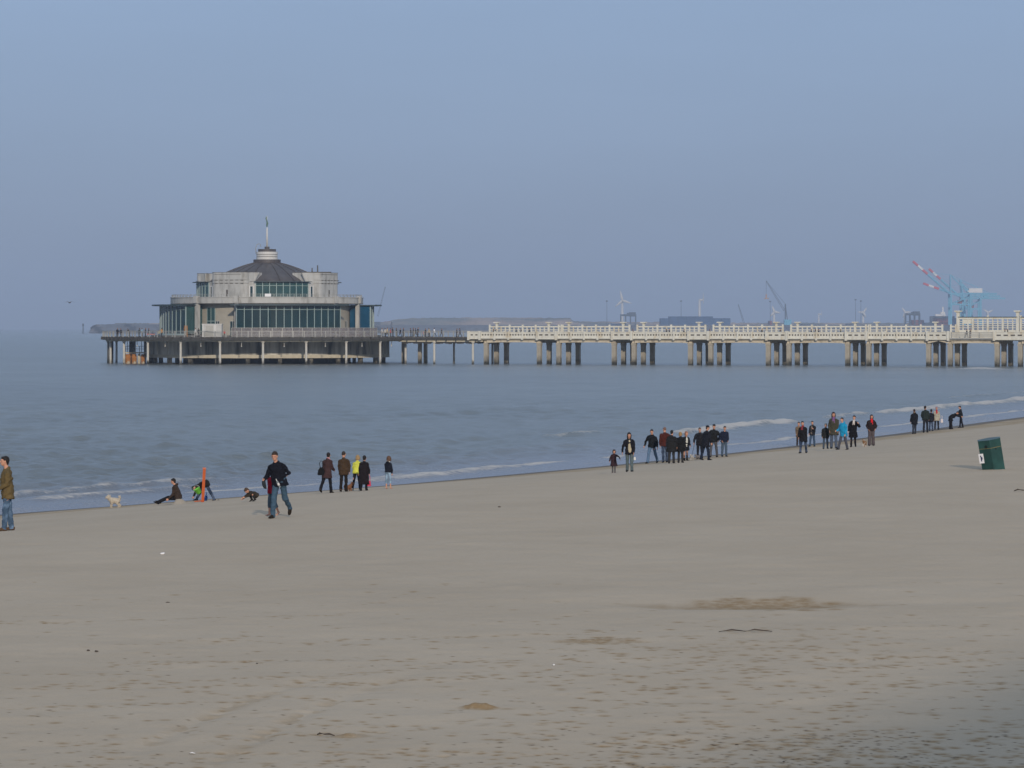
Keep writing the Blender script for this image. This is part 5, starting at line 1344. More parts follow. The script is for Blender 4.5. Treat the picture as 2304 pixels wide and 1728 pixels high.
# walkers going away on the left
P('person in dark brown coat with black shoulder bag, walking away', 736, 1109.5, 1017.5, R(-25), pose=dict(lean=6, legs=((-20, 10), (16, 6)), arms=((-10, 10, 25), (20, 6, 50))), top=(.048, .026, .026), tlen=.30, flare=.05, legs=BLACK, lstyle='straight', hair=('short', (.012, .009, .010)), scarf=(.45, .22, .25), gender='f', group='walkers seen from behind')
P('person in plain brown jacket and dark trousers walking away beside the brown dog', 773.5, 1106.5, 1016.5, R(-8), pose=dict(lean=5, legs=((-4, 8), (6, 2)), arms=((5, 10, 10), (6, 14, 20))), top=(.052, .032, .018), tlen=.22, fat=1.12, legs=(.016, .013, .012), hair=('shaved', (.03, .022, .018)), group='walkers seen from behind')
P('blond person in bright yellow jacket walking away', 802.5, 1104, 1024.5, R(-20), pose=dict(lean=4, legs=((-14, 8), (16, 6)), arms=((2, 10, 14), (0, 10, 14))), top=(.55, .56, .08), tlen=.10, legs=BLACK, lstyle='slim', hair=('bob', (.30, .20, .10)), shoes=(.55, .54, .52), gender='f', group='walkers seen from behind')
P('person in very long black coat walking away beside the yellow jacket', 818.5, 1104, 1025.5, R(-8), pose=dict(lean=6, legs=((-8, 10), (10, 4)), arms=((-4, 14, 14), (2, 22, 14))), top=(.012, .009, .011), tlen=.62, flare=.06, fat=1.2, legs=BLACK, hair=('short', (.010, .008, .008)), gender='f', group='walkers seen from behind')
P('barefoot girl in black jacket with white fur hood and pale rolled jeans', 873, 1100, 1028.5, R(-30), pose=dict(lean=2, legs=((-3, 4), (5, 2)), arms=((4, 8, 10), (8, 10, 10))), top=(.010, .012, .020), tlen=.05, legs=LJEAN, lstyle='rolled', shoes=None, hood=(.60, .54, .46), hair=('bob', (.10, .055, .035)), gender='f', group='walkers seen from behind')
# mother and toddler
P('toddler in dark brown coat holding hands with the person in cream top', 1381, 1064, 1013, R(172), pose=dict(lean=0, legs=((8, 2), (-8, 6)), arms=((30, 62, 10), (6, 30, 10))), top=(.035, .018, .022), tlen=.42, flare=.16, fat=1.1, legs=GREY, hair=('bob', (.02, .014, .012)), shoes=(.12, .08, .07), gender='f')
P('person with long dark hair in open black jacket over a cream top and pale jeans', 1416.5, 1062, 973, R(176), pose=dict(lean=2, legs=((4, 4), (-6, 10)), arms=((0, 10, 12), (2, 26, 4)), head=(10, 10)), top=(.010, .010, .014), tlen=.16, open_=(.40, .35, .25), legs=(.09, .12, .13), hair=('long', (.015, .010, .010)), gender='f', )
# the big group
P('person in black jacket and light blue jeans striding left in the big group', 1467, 1042.5, 964, R(150), pose=dict(lean=3, legs=((-20, 6), (18, 4)), arms=((-18, 12, 8), (14, 34, 16)), head=(20, 8)), top=(.009, .010, .012), tlen=.10, fat=1.05, legs=(.09, .15, .24), group='big group at the waterline')
P('bald person in rust brown jacket seen from behind in the big group', 1496, 1041, 961, R(8), pose=dict(lean=3, legs=((-8, 8), (8, 4)), arms=((-4, 12, 10), (4, 10, 10))), top=(.060, .014, .010), tlen=.14, fat=1.1, legs=DJEAN, hair=('shaved', (.16, .09, .07)), group='big group at the waterline')
P('person in charcoal coat between the rust brown jacket and the blond person', 1511, 1043, 968, R(-10), pose=dict(lean=4, legs=((-12, 8), (10, 4)), arms=((-4, 12, 20), (4, 14, 20))), top=(.015, .015, .016), tlen=.34, flare=.08, fat=1.28, legs=(.03, .03, .032), hair=('short', (.008, .008, .008)), group='big group at the waterline')
P('blond person in wide black coat seen from behind in the big group', 1531, 1041.5, 972, R(-20), pose=dict(lean=5, legs=((-4, 6), (8, 4)), arms=((-6, 26, 20), (4, 14, 20))), top=(.009, .009, .010), tlen=.30, flare=.18, fat=1.25, legs=(.03, .03, .032), hair=('bob', (.28, .17, .07)), gender='f', group='big group at the waterline')
P('person in black skirt and boots with white collar at the right of the blond person', 1543, 1036.5, 971.5, R(200), pose=dict(lean=2, legs=((-3, 4), (3, 2)), arms=((0, 10, 40), (-6, 20, 40))), top=(.009, .010, .014), tlen=.34, flare=.06, legs=(.42, .24, .18), lstyle='slim', cuff=True, open_=(.5, .5, .46), hair=('bob', (.25, .12, .08)), gender='f', group='big group at the waterline')
P('person in black coat holding the lead of the small white dog', 1574.5, 1033, 962, R(170), pose=dict(lean=2, legs=((-4, 4), (6, 4)), arms=((0, 10, 50), (12, 24, 14))), top=(.012, .012, .016), tlen=.18, fat=1.08, legs=(.012, .013, .018), hair=('short', (.06, .04, .03)), group='big group at the waterline')
P('person in long navy coat and cap in front of the one holding the lead', 1588, 1035.5, 957, R(-60), pose=dict(lean=5, legs=((-10, 6), (12, 4)), arms=((0, 8, 20), (6, 8, 20))), top=(.010, .011, .018), tlen=.28, fat=1.12, legs=(.012, .018, .034), hair=('cap', (.010, .010, .014)), group='big group at the waterline')
P('person in black jacket and grey trousers, second from the right of the big group', 1606, 1029, 954.5, R(160), pose=dict(lean=0, legs=((-8, 0, 6), (10, 2, 6)), arms=((-14, 30, 46, 30), (-8, 20, 20))), top=(.012, .013, .014), tlen=.12, fat=1.1, legs=(.075, .075, .085), hair=('beanie', (.010, .010, .012)), group='big group at the waterline')
P('person in navy jacket and blue jeans, rightmost of the big group', 1629.5, 1027.5, 959, R(195), pose=dict(lean=2, legs=((2, 6), (-4, 2)), arms=((-10, 16, 50, 20), (-10, 16, 50, 20))), top=(.010, .014, .030), tlen=.10, fat=1.1, legs=(.06, .09, .13), group='big group at the waterline')
# second group
P('person in beige brown coat half hidden behind the dark red scarf', 1797, 1003, 950, R(175), pose=dict(legs=((4, 2), (-4, 4))), top=(.16, .11, .07), tlen=.30, fat=1.05, legs=DBROWN, hair=('short', (.02, .015, .012)), gender='f', group='family group at the waterline')
P('person in black coat, dark red scarf and jeans, nearest of the family group', 1807.5, 1019.5, 946.5, R(160), pose=dict(lean=2, legs=((-18, 4), (20, 4)), arms=((-10, 8, 16), (4, 10, 20))), top=(.009, .009, .011), tlen=.30, flare=.04, fat=1.08, legs=DJEAN, scarf=(.20, .03, .035), hair=('short', (.015, .010, .010)), gender='f', group='family group at the waterline')
P('person in dark jacket with raised hand and blue jeans behind the dark red scarf', 1828, 1005, 947, R(150), pose=dict(lean=2, legs=((-10, 2), (8, 2)), arms=((10, 8, 110), (4, 10, 20))), top=(.014, .016, .022), tlen=.16, legs=(.04, .07, .12), open_=(.15, .12, .10), hair=('short', (.02, .015, .012)), group='family group at the waterline')
P('child in dark jacket and grey knitted hat', 1857.5, 1010.5, 953.5, R(175), pose=dict(lean=0, legs=((-10, 4, 5), (10, 4, 5)), arms=((2, 14, 10), (2, 14, 10))), top=(.016, .017, .017), tlen=.18, fat=1.15, legs=(.05, .07, .10), hair=('beanie', (.14, .13, .12)), group='family group at the waterline')
P('tall person in long olive coat with purple scarf and jeans', 1876, 1009.5, 927, R(178), pose=dict(lean=0, legs=((6, 2), (-6, 8)), arms=((2, 12, 16), (2, 12, 16))), top=(.048, .046, .032), tlen=.30, flare=.04, fat=1.12, legs=(.07, .09, .13), scarf=(.16, .08, .20), hair=('long', (.03, .012, .012)), gender='f', group='family group at the waterline')
P('boy in bright blue jacket and grey trousers', 1897.5, 1012, 938, R(130), pose=dict(lean=7, legs=((-14, 10), (22, 4)), arms=((-4, 8, 20), (6, 12, 70))), top=(.015, .26, .47), tlen=.20, fat=1.1, legs=(.06, .065, .085), hair=('short', (.012, .010, .010)), group='family group at the waterline', hood='down')
P('person in billowing black coat with white scarf right of the bright blue jacket', 1919.5, 1006, 935, R(170), pose=dict(lean=-2, side=-5, legs=((-8, 24), (6, 0)), arms=((24, 40, 110, 30), (-6, 24, 10))), top=(.007, .007, .009), tlen=.42, flare=.10, fat=1.05, legs=BLACK, lstyle='slim', scarf=(.50, .46, .44), hair=('short', (.02, .012, .010)), gender='f', group='family group at the waterline')
P('person in black jacket with bright red scarf and wide grey trousers', 1960.5, 1003, 933, R(178), pose=dict(lean=0, legs=((2, 2), (-3, 2)), arms=((-8, 24, 50, 30), (-8, 24, 50, 40))), top=(.022, .014, .014), tlen=.10, fat=1.05, legs=(.085, .07, .075), lstyle='wide', scarf=(.50, .015, .02), hair=('long', (.012, .009, .009)), gender='f', group='family group at the waterline')
# last group, by the breaking wave
P('person in black coat with brown fur collar, leftmost of the far group', 2057.5, 976.5, 921, R(15), pose=dict(lean=2, legs=((0, 0), (3, 0)), arms=((4, 10, 20), (4, 10, 20))), top=(.009, .010, .014), tlen=.26, fat=1.15, legs=(.03, .035, .05), hood=(.09, .06, .03), hair=('cap', (.01, .01, .012)), group='far group by the breaking wave')
P('tall person in dark green jacket seen from behind in the far group', 2082.5, 973.5, 913, R(-12), pose=dict(lean=2, legs=((-6, 2), (6, 4)), arms=((-4, 16, 50, 20), (0, 10, 30))), top=(.018, .026, .024), tlen=.12, fat=1.12, legs=(.016, .018, .026), hair=('short', (.012, .010, .009)), group='far group by the breaking wave')
P('shorter dark clad person between the green jacket and the beige coat', 2095, 970, 921.5, R(-20), pose=dict(lean=4, legs=((-2, 2), (5, 2)), arms=((6, 8, 40), (4, 10, 30))), top=(.012, .013, .018), tlen=.20, fat=1.1, legs=DJEAN, hair=('short', (.012, .010, .009)), group='far group by the breaking wave')
r_, hb = P('person in beige coat with red scarf, dark boots and a white bag', 2107.5, 967, 915.5, R(178), pose=dict(lean=3, legs=((-4, 2, 5), (14, 18, 5)), arms=((4, 14, 20), (2, 12, 30))), top=(.34, .32, .26), tlen=.26, fat=1.15, legs=(.02, .02, .022), cuff=True, scarf=(.40, .02, .03), hair=('short', (.35, .13, .14)), gender='f', group='far group by the breaking wave')
P('person in black bending far forward towards the right of the far group', 2139, 966, 931, R(-80), hmul=1.40, pose=dict(lean=58, legs=((0, 0), (4, 0)), arms=((72, 4, 6), (66, 6, 10))), top=(.009, .009, .011), tlen=.30, fat=1.25, legs=(.012, .011, .012), lstyle='wide', hair=('short', (.012, .01, .009)), group='far group by the breaking wave')
P('person in black standing upright beside the bending one in the far group', 2162, 962.5, 913, R(80), pose=dict(lean=4, legs=((-12, 4), (2, 2)), arms=((30, 4, 20), (34, 4, 14)), head=(0, 16)), top=(.010, .012, .016), tlen=.10, legs=(.012, .012, .018), hair=('short', (.02, .014, .012)), group='far group by the breaking wave')

# ------------------------------------------------------------ carried things
def bagobj(name, loc, sx, sy, sz, c, label, cat, strap=True, taper=.7, rz=0):
    b = MB(); b.loft([(0, 0, 0), (0, 0, sz * .1), (0, 0, sz * .6), (0, 0, sz)], [(sx * .9, sy), (sx, sy), (sx * .85, sy * .8), (sx * taper, sy * .4)], n=16, pw=.6)
    o = b.build(name, cloth(c), None, True, loc); o.rotation_euler = (0, 0, rz); tag(o, label, cat)
    if strap:
        s_ = MB(); pts = [(-sx * taper * .8, 0, sz * .95), (-sx * .5, 0, sz + .16), (0, 0, sz + .24), (sx * .5, 0, sz + .16), (sx * taper * .8, 0, sz * .95)]
        s_.loft(pts, [.012] * 5, n=6); s_.build('strap', cloth(c), o, True)
    return o
def at(px, py, Y): return Vector(((px - 1152) / F * Y, Y, ZC - (py - HY) / F * Y))
Yb = hit(736, 1109.5).y; bagobj('shoulder_bag', at(723, 1069, Yb - .1), .14, .07, .28, (.008, .008, .009), 'black shoulder bag at the side of the leftmost walker in brown coat', 'bag', taper=.35, rz=.2)
Yb = hit(818, 1103).y; bagobj('beach_bag', at(829.5, 1094, Yb - .05), .09, .06, .20, (.50, .05, .09), 'pinkish red bag hanging beside the very long black coat', 'bag')
Yb = hit(2107, 967).y; bagobj('shopping_bag', at(2119, 951, Yb - .05), .09, .05, .26, (.62, .56, .56), 'small white bag carried by the person in beige coat', 'bag')
Yb = hit(1416, 1062).y; bagobj('paper_bag', at(1428, 1035, Yb - .1), .045, .03, .11, (.62, .62, .60), 'small white thing in the hand of the person in cream top', 'paper', strap=False)
Yb = hit(609, 1160).y
# lead of the white dog
b = MB(); a_ = at(1563, 995, hit(1575, 1033).y); c_ = at(1556, 1027, hit(1556, 1034).y); b.loft([a_, (a_ + c_) / 2 + Vector((0, 0, -.05)), c_], [.012] * 3, n=6); o = b.build('dog_lead', cloth((.10, .10, .12)), None); tag(o, 'thin lead running from a hand down to the small white dog', 'lead')

# ------------------------------------------------------------ dogs
def dog(label, px, feet, top, yaw, c, curly=True, fl=1.0, tail='up', sit=False, headup=1.0, c2=None):
    loc = hit(px, feet); Ht = (feet - top) * loc.y / F; k_ = Ht / .62; b = MB(); L0 = b.loft
    def L(pts, rad, **k): L0(pts, [tuple(x * fl for x in r_) if isinstance(r_, tuple) else r_ * fl for r_ in rad], **k)
    def S(x, y, z): return Vector((x, y, z)) * k_
    pr = 25 if sit else 0
    z0 = .36 - (.05 if sit else 0); zr = .36 - (.20 if sit else 0)
    L([S(0, .24, z0 + .0), S(0, .18, z0), S(0, .0, (z0 + zr) / 2 + .01), S(0, -.18, zr), S(0, -.25, zr + .01)], [(.05 * k_, .06 * k_), (.085 * k_, .11 * k_), (.085 * k_, .095 * k_), (.075 * k_, .085 * k_), (.04 * k_, .05 * k_)], n=14)
    L([S(0, .19, z0 + .03), S(0, .26, z0 + .11), S(0, .29, z0 + .16 * headup)], [.07 * k_, .06 * k_, .05 * k_], n=12)
    hx = S(0, .31, z0 + .185 * headup)
    b.ell(hx, (.062 * k_ * fl, .075 * k_ * fl, .062 * k_ * fl), 14, 9); L([hx + S(0, .04, -.01), hx + S(0, .12, -.025), hx + S(0, .135, -.03)], [.042 * k_, .030 * k_, .018 * k_], n=10)
    for sg in (-1, 1):
        L([hx + S(sg * .04, -.02, .045), hx + S(sg * .075, -.02, .02), hx + S(sg * .082, -.01, -.05)], [(.02 * k_, .03 * k_), (.016 * k_, .035 * k_), (.010 * k_, .02 * k_)], n=8)
        yy = .17 + .03 * sg
        L([S(sg * .05, .17, z0 - .02), S(sg * .055, yy - .015, .20), S(sg * .055, yy, .10), S(sg * .055, yy, .02)], [.042 * k_, .030 * k_, .024 * k_, .024 * k_], n=10)
        b.ell(S(sg * .055, yy + .02, .015), (.026 * k_, .038 * k_, .018 * k_), 8, 6)
        ys = -.03 * sg
        if sit: pts = [S(sg * .06, -.16, zr), S(sg * .085, -.03, .13), S(sg * .08, -.15, .05), S(sg * .08, -.10, .02)]
        else: pts = [S(sg * .05, -.18, zr - .01), S(sg * .055, -.15 + ys, .22), S(sg * .055, -.235 + ys, .13), S(sg * .055, -.215 + ys, .02)]
        L(pts, [.062 * k_, .045 * k_, .026 * k_, .024 * k_], n=10); e = pts[-1]; b.ell(e + S(0, .02, -.003), (.026 * k_, .038 * k_, .018 * k_), 8, 6)
    if tail == 'up': L([S(0, -.23, zr + .05), S(0, -.27, zr + .14), S(0, -.24, zr + .22), S(0, -.19, zr + .24)], [.028 * k_, .034 * k_, .034 * k_, .02 * k_], n=8)
    else: L([S(0, -.24, zr + .02), S(0, -.33, zr - .06), S(0, -.36, zr - .14)], [.028 * k_, .022 * k_, .012 * k_], n=8)
    if curly:
        rr = random.Random(5); vs = list(b.v)
        for i in range(0, len(vs), 5):
            v = Vector(vs[i]) + Vector((rr.gauss(0, 1), rr.gauss(0, 1), rr.gauss(0, 1))) * .012 * k_
            if v.z > .03 * k_: b.ell(v, (.022 * k_,) * 3, 6, 4)
    m_ = mat('dog_fur', c, .9, .25, 14, bump=.8, bscale=30, col2=c2, c2lo=.48, c2hi=.56, c2scale=5) if c2 else mat('dog_fur', c, .9, .25, 14, bump=.8, bscale=30)
    o = remeshed(b, 'dog', m_, None, .012 * k_, 1); o.location = loc; o.rotation_euler = (0, 0, yaw); tag(o, label, 'dog', 'dogs on the beach')
    f = MB(); f.ell(hx + S(0, .142, -.024), (.013 * k_,) * 3, 8, 6); f.build('nose', cloth((.01, .01, .01)), o)
    f = MB()
    for sg in (-1, 1): f.ell(hx + S(sg * .030, .062, .02), (.009 * k_,) * 3, 6, 5)
    f.build('eyes', cloth((.01, .01, .01)), o)
    return o
dog('curly cream white dog standing alone near the waterline, facing left', 258, 1143, 1115, R(92), (.42, .37, .30), fl=1.6)
dog('fluffy reddish brown dog beside the person in plain brown jacket', 783, 1105.5, 1084, R(-60), (.17, .075, .035), sit=True, fl=1.5)
dog('small white dog on a lead in the big group', 1557, 1035.5, 1022, R(150), (.38, .36, .33), sit=False, fl=1.35)
dog('small grey dog at the feet of the person holding the lead', 1570, 1034, 1022, R(120), (.16, .15, .15), fl=1.35)
dog('brown and white dog between the billowing coat and the bright red scarf', 1945.5, 1005.5, 988, R(150), (.22, .12, .06), curly=False, fl=1.3, tail='down', c2=(.55, .52, .48))

# ------------------------------------------------------------ things standing or lying on the sand
g0 = hit(455, 1129.5); top_ = at(460, 1053, g0.y)
pst = empty('orange_post', g0); tag(pst, 'slightly leaning orange marker post in front of the bending child', 'post')
b = MB(); d_ = top_ - g0; b.bar((0, 0, -.3), d_, .10, .045, up=(0, 1, 0)); b.build('stake', M['orange_paint'], pst)
b = MB(); b.bar(d_ * .97 + Vector((0, 0, 0)), d_ * 1.012, .115, .06, up=(0, 1, 0)); b.build('cap', mat('orange_cap', (.50, .14, .08), .6), pst)
b = MB(); b.bar((-.28, -.05, .02), (.05, -.02, .05), .05, .03); b.build('foot_plank', M['orange_paint'], pst)
def bucket(loc, r0, r1, h_, c, label, rot=(0, 0, 0)):
    b = MB(); b.lathe([(0, .0), (r0, 0), (r1, h_), (r1 * 1.07, h_), (r1 * 1.07, h_ + .012), (r1 * .93, h_ + .012), (r0 * .9, .02), (0, .02)], 20)
    o = b.build('bucket', mat('plastic', c, .35, .05, 3, spec=.5), None, True, loc); o.rotation_euler = rot; tag(o, label, 'bucket', 'sand buckets')
    s_ = MB(); s_.loft([(-r1, 0, h_), (-r1 * .8, 0, h_ + r1 * .7), (0, 0, h_ + r1), (r1 * .8, 0, h_ + r1 * .7), (r1, 0, h_)], [.006] * 5, n=6); s_.build('handle', M['white_metal'], o, True)
bucket(at(449, 1110, g0.y + .12), .09, .125, .19, (.18, .60, .06), 'bright green bucket held out to the left of the orange post', (R(8), R(-32), 0))
bl = hit(462, 1127.5); bucket(bl, .065, .085, .13, (.01, .07, .28), 'small blue bucket on the sand right of the orange post')
b = MB(); b.loft([(0, 0, 0), (0, 0, .14)], [.014, .012], n=8); b.box(-.045, .045, -.01, .01, -.09, 0); o = b.build('spade', mat('spade_plastic', (.02, .08, .30), .4), None, False, bl + Vector((0.03, .05, .2))); tag(o, 'tiny blue spade sticking up out of the small blue bucket', 'spade')

# litter bin
bb = hit(2236, 1056.5); k_ = bb.y / F; W = 52 * k_; Hh = 72 * k_; rr = W / 2 / .90
bin_ = empty('litter_bin', bb + Vector((0, 0, -.03))); bin_.rotation_euler = (R(3), R(-9.5), R(0)); tag(bin_, 'dark green litter bin leaning left on the right side of the beach', 'litter bin')
def octo(mb, r_, z0, z1, n=6, rot=R(-97)):
    vs = [(r_ * math.cos(rot + 2 * math.pi * i / n), r_ * math.sin(rot + 2 * math.pi * i / n), z) for z in (z0, z1) for i in range(n)]
    mb.add(vs, [tuple(reversed(range(n))), tuple(range(n, 2 * n))] + [(i, (i + 1) % n, (i + 1) % n + n, i + n) for i in range(n)])
b = MB(); octo(b, rr, -.08, Hh * .74); b.build('body', M['green_bin'], bin_)
b = MB(); octo(b, rr * .985, Hh * .74, Hh * .752); b.build('seam', M['bin_edge'], bin_)
b = MB(); octo(b, rr * 1.0, Hh * .752, Hh * .985); octo(b, rr * 1.02, Hh * .985, Hh); lid = b.build('lid', M['green_bin'], bin_)
def face_at(frac, z, out_=.004):
    """point on the faces seen from the front: frac from left -1 to right 1"""
    best = None; n = 6; rot = R(-97)
    for i in range(n):
        a0 = rot + 2 * math.pi * i / n; a1 = a0 + 2 * math.pi / n
        p0 = Vector((rr * math.cos(a0), rr * math.sin(a0), 0)); p1 = Vector((rr * math.cos(a1), rr * math.sin(a1), 0)); nm = ((p0 + p1) / 2).normalized()
        if nm.y > -.05: continue
        x = frac * rr; lo, hi = sorted((p0.x, p1.x))
        if lo <= x <= hi: t_ = (x - p0.x) / (p1.x - p0.x); q = p0 + (p1 - p0) * t_; return q + nm * out_ + Vector((0, 0, z)), nm, (p1 - p0).normalized()
    return Vector((frac * rr, -rr, z)), Vector((0, -1, 0)), Vector((1, 0, 0))
def plate(mb, frac, z0, z1, wd, out_=.006):
    q, nm, tx = face_at(frac, 0, 0)
    a = q - tx * wd / 2; c = q + tx * wd / 2
    vs = [a + nm * 0.001, c + nm * .001, c + nm * out_, a + nm * out_]
    mb.add([v + Vector((0, 0, z0)) for v in vs] + [v + Vector((0, 0, z1)) for v in vs], [(0, 3, 2, 1), (4, 5, 6, 7), (0, 1, 5, 4), (1, 2, 6, 5), (2, 3, 7, 6), (3, 0, 4, 7)])
b = MB(); plate(b, -.86, Hh * .30, Hh * .60, rr * .42, .008); nt_ = b.build('notice', M['paper'], bin_)
b = MB(); plate(b, -.86, Hh * .36, Hh * .42, rr * .10, .011); plate(b, -.84, Hh * .42, Hh * .50, rr * .16, .011); plate(b, -.88, Hh * .50, Hh * .545, rr * .10, .011); b.build('pictogram', M['ink'], nt_)
for fr_, zz, r_, nm_ in ((-.42, .80, .055, 'hole'), (.30, .70, .03, 'lock')):
    q, nm, tx = face_at(fr_, Hh * zz, .002); b = MB(); b.loft([q - nm * .01, q + nm * .004], [r_, r_], side=tx, n=14); b.build(nm_, M['bin_dark'], lid if nm_ == 'hole' else bin_)
# scoured sand rim at the foot of the bin
# litter and driftwood
def bits(px, py, pts, r_, m_, name, label, cat):
    l0 = hit(px, py); b = MB(); P_ = []
    for dx, dy, dz in pts: 
        x, y = l0.x + dx, l0.y + dy; P_.append(Vector((dx, dy, float(ground(x, y)) - l0.z + dz)))
    b.loft(P_, r_ if isinstance(r_, list) else [r_] * len(P_), n=8); o = b.build(name, m_, None, True, l0 + Vector((0, 0, .0))); tag(o, label, cat); return o
WOOD = mat('driftwood', (.075, .060, .048), .8, .3, 12)
bits(1676, 1424, [(-.40, 0, .02), (-.2, .05, .045), (.0, -.05, .03), (.15, .02, .05), (.42, .03, .02)], [.005, .013, .006, .013, .006], WOOD, 'driftwood', 'thin dark driftwood stick lying below the churned hollow in the sand', 'driftwood')
bits(2294, 1105, [(-.16, 0, .01), (-.05, .02, .05), (.08, 0, .03), (.2, 0, .02)], [.012, .022, .018, .012], WOOD, 'driftwood', 'short dark stick on the sand at the right edge below the litter bin', 'driftwood')
bits(731, 1658, [(-.09, .05, .02), (-.06, 0, .04), (0, -.01, .03), (.05, .02, .03), (.11, .03, .01)], [.006, .012, .008, .012, .005], WOOD, 'seaweed', 'curled dark seaweed strand left of the small brown sand clod', 'seaweed')
for i, (px, py, s_, lab) in enumerate(((377, 1357, .045, 'dark pebble on the plain sand left of the centre'), (198, 1464, .03, 'left one of two dark pebbles close together on the left sand'), (216, 1466, .035, 'right one of two dark pebbles close together on the left sand'),
                     (578, 1493, .018, 'tiny dark pebble on the sand left of the tyre marks'), (1123, 1141, .05, 'dark clump on the smooth sand below the toddler'), (491, 1126, .06, 'dark lump at the waterline right of the bending child'), (1960, 1699, .035, 'dark clod in the shaded sand at the lower right'), (1657, 1677, .025, 'small dark clod just left of the shaded sand'), (1763, 1715, .02, 'small dark pebble at the bottom edge right of centre'))):
    s_ *= .6; l0 = hit(px, py); b = MB(); b.ell((0, 0, s_ * .3), (s_ * 1.3, s_, s_ * .6), 8, 6, Matrix.Rotation(i, 3, 'Z')); b.ell((s_, .2 * s_, s_ * .2), (s_ * .7, s_ * .6, s_ * .45), 8, 6)
    o = b.build('pebble', WOOD, None, True, l0); tag(o, lab, 'pebble', 'dark pebbles and clods on the sand')
l0 = hit(365, 1248); b = MB(); b.ell((0, 0, .022), (.05, .035, .022), 7, 5); b.ell((.03, .01, .03), (.025, .025, .018), 6, 4); o = b.build('crumpled_paper', M['paper'], None, True, l0); tag(o, 'white crumpled paper on the left sand', 'litter')
l0 = hit(1246, 1498); b = MB(); b.ell((0, 0, .012), (.018, .014, .013), 10, 8); o = b.build('shell', M['crane_white'], None, True, l0); tag(o, 'small bright white shell on the lower middle sand', 'shell')
l0 = hit(432, 1696); b = MB(); b.loft([(-.035, 0, .004), (0, .005, .012), (.035, 0, .004)], [(.004, .004), (.014, .007), (.004, .003)], n=8); o = b.build('feather', M['paper'], None, True, l0); tag(o, 'tiny pale feather at the lower left beside the tyre marks', 'feather')
# gull
gl_ = empty('gull', at(157, 681, 420), R(40)); tag(gl_, 'small dark gull flying over the sea at the left', 'bird')
b = MB(); b.loft([(0, .28, 0), (0, .12, .0), (0, -.1, 0), (0, -.3, .02)], [.02, .07, .06, .02], n=8); b.build('body', cloth((.10, .10, .11)), gl_, True)
for sg in (-1, 1):
    b = MB(); b.loft([(0, .05, .02), (sg * .3, .1, .14), (sg * .75, -.02, .06)], [(.02, .10), (.014, .09), (.006, .03)], side=(0, 0, 1), n=8); b.build('wing', cloth((.16, .16, .17)), gl_, True)

# ------------------------------------------------------------ people on the pier decks, only a few pixels each
PROTO = {}
def deckperson(label, px, Y, top, legs=(.02, .022, .03), yaw=0, H=1.7, z=5.3, kind='stand', group='people on the pier deck'):
    loc = Vector(((px - 1152) / F * Y, Y, z))
    key = kind
    if key not in PROTO:
        ps = {'stand': dict(legs=((2, 0), (-3, 2)), arms=((4, 8, 20), (6, 8, 30))), 'walk': dict(legs=((20, 4), (-18, 12)), arms=((-16, 8, 14), (16, 8, 20)), lean=4), 'lean': dict(lean=28, legs=((-4, 0), (-8, 0)), arms=((40, 8, 40), (40, 8, 40)))}[kind]
        r_, _ = person('x', (0, 0, -50), 1.7, 0, ps, vox=.03, tlen=.16)
        PROTO[key] = r_
    src = PROTO[key]
    c = src.copy(); COL.objects.link(c); c.location = loc; c.rotation_euler = (0, 0, yaw); c.scale = (H / 1.7,) * 3; tag(c, label, 'person', group)
    for ch in kids(src):
        if ch.name.startswith('shoe'): mt_ = None
        d_ = ch.copy(); COL.objects.link(d_); d_.parent = c
        if ch.name.startswith('jacket') or ch.name.startswith('coat'):
            d_.material_slots[0].link = 'OBJECT'; d_.material_slots[0].material = cloth(top)
        if ch.name.startswith('trousers'): d_.material_slots[0].link = 'OBJECT'; d_.material_slots[0].material = cloth(legs)
    return c
YL = 634
WHITE = (.6, .6, .6); RED = (.42, .04, .03)
LEFTD = [(264, 'stand', BLACK, 'black clad person at the seaward railing, leftmost on the round platform'), (272, 'walk', NAVY, 'navy clad person second from the left on the round platform'),
         (290.5, 'lean', (.05, .045, .04), 'person in brown leaning on the railing between two pairs on the round platform'), (313, 'stand', (.04, .06, .07), 'person in grey blue beside the pale blue jacket on the round platform'),
         (320, 'stand', (.20, .34, .48), 'person in pale blue jacket on the round platform'), (327, 'stand', NAVY, 'person in navy right of the pale blue jacket on the round platform'), (334, 'walk', (.02, .02, .04), 'person in black with light cap nearest the pink lounger')]
for px, kd, tp, lb in LEFTD: deckperson(lb, px, YL, tp, kind=kd, yaw=random.uniform(-3, 3))
for px, tp, lb in ((357.5, (.5, .46, .25), 'person in pale yellow top sitting left of the orange wooden chairs'), (363.5, (.45, .22, .06), 'person in orange top next to the pale yellow one'), (439, WHITE, 'person in white top between the wooden chairs and the kiosk'), (447, BLACK, 'person in black just left of the kiosk'), (505, RED, 'child in red beside the right wall of the kiosk'), (499, NAVY, 'person in dark clothes right of the kiosk in front of the glass door')):
    deckperson(lb, px, 631, tp, kind='stand', yaw=random.uniform(-3, 3), H=1.35 if 'child' in lb or 'sitting' in lb else 1.7, z=5.3)
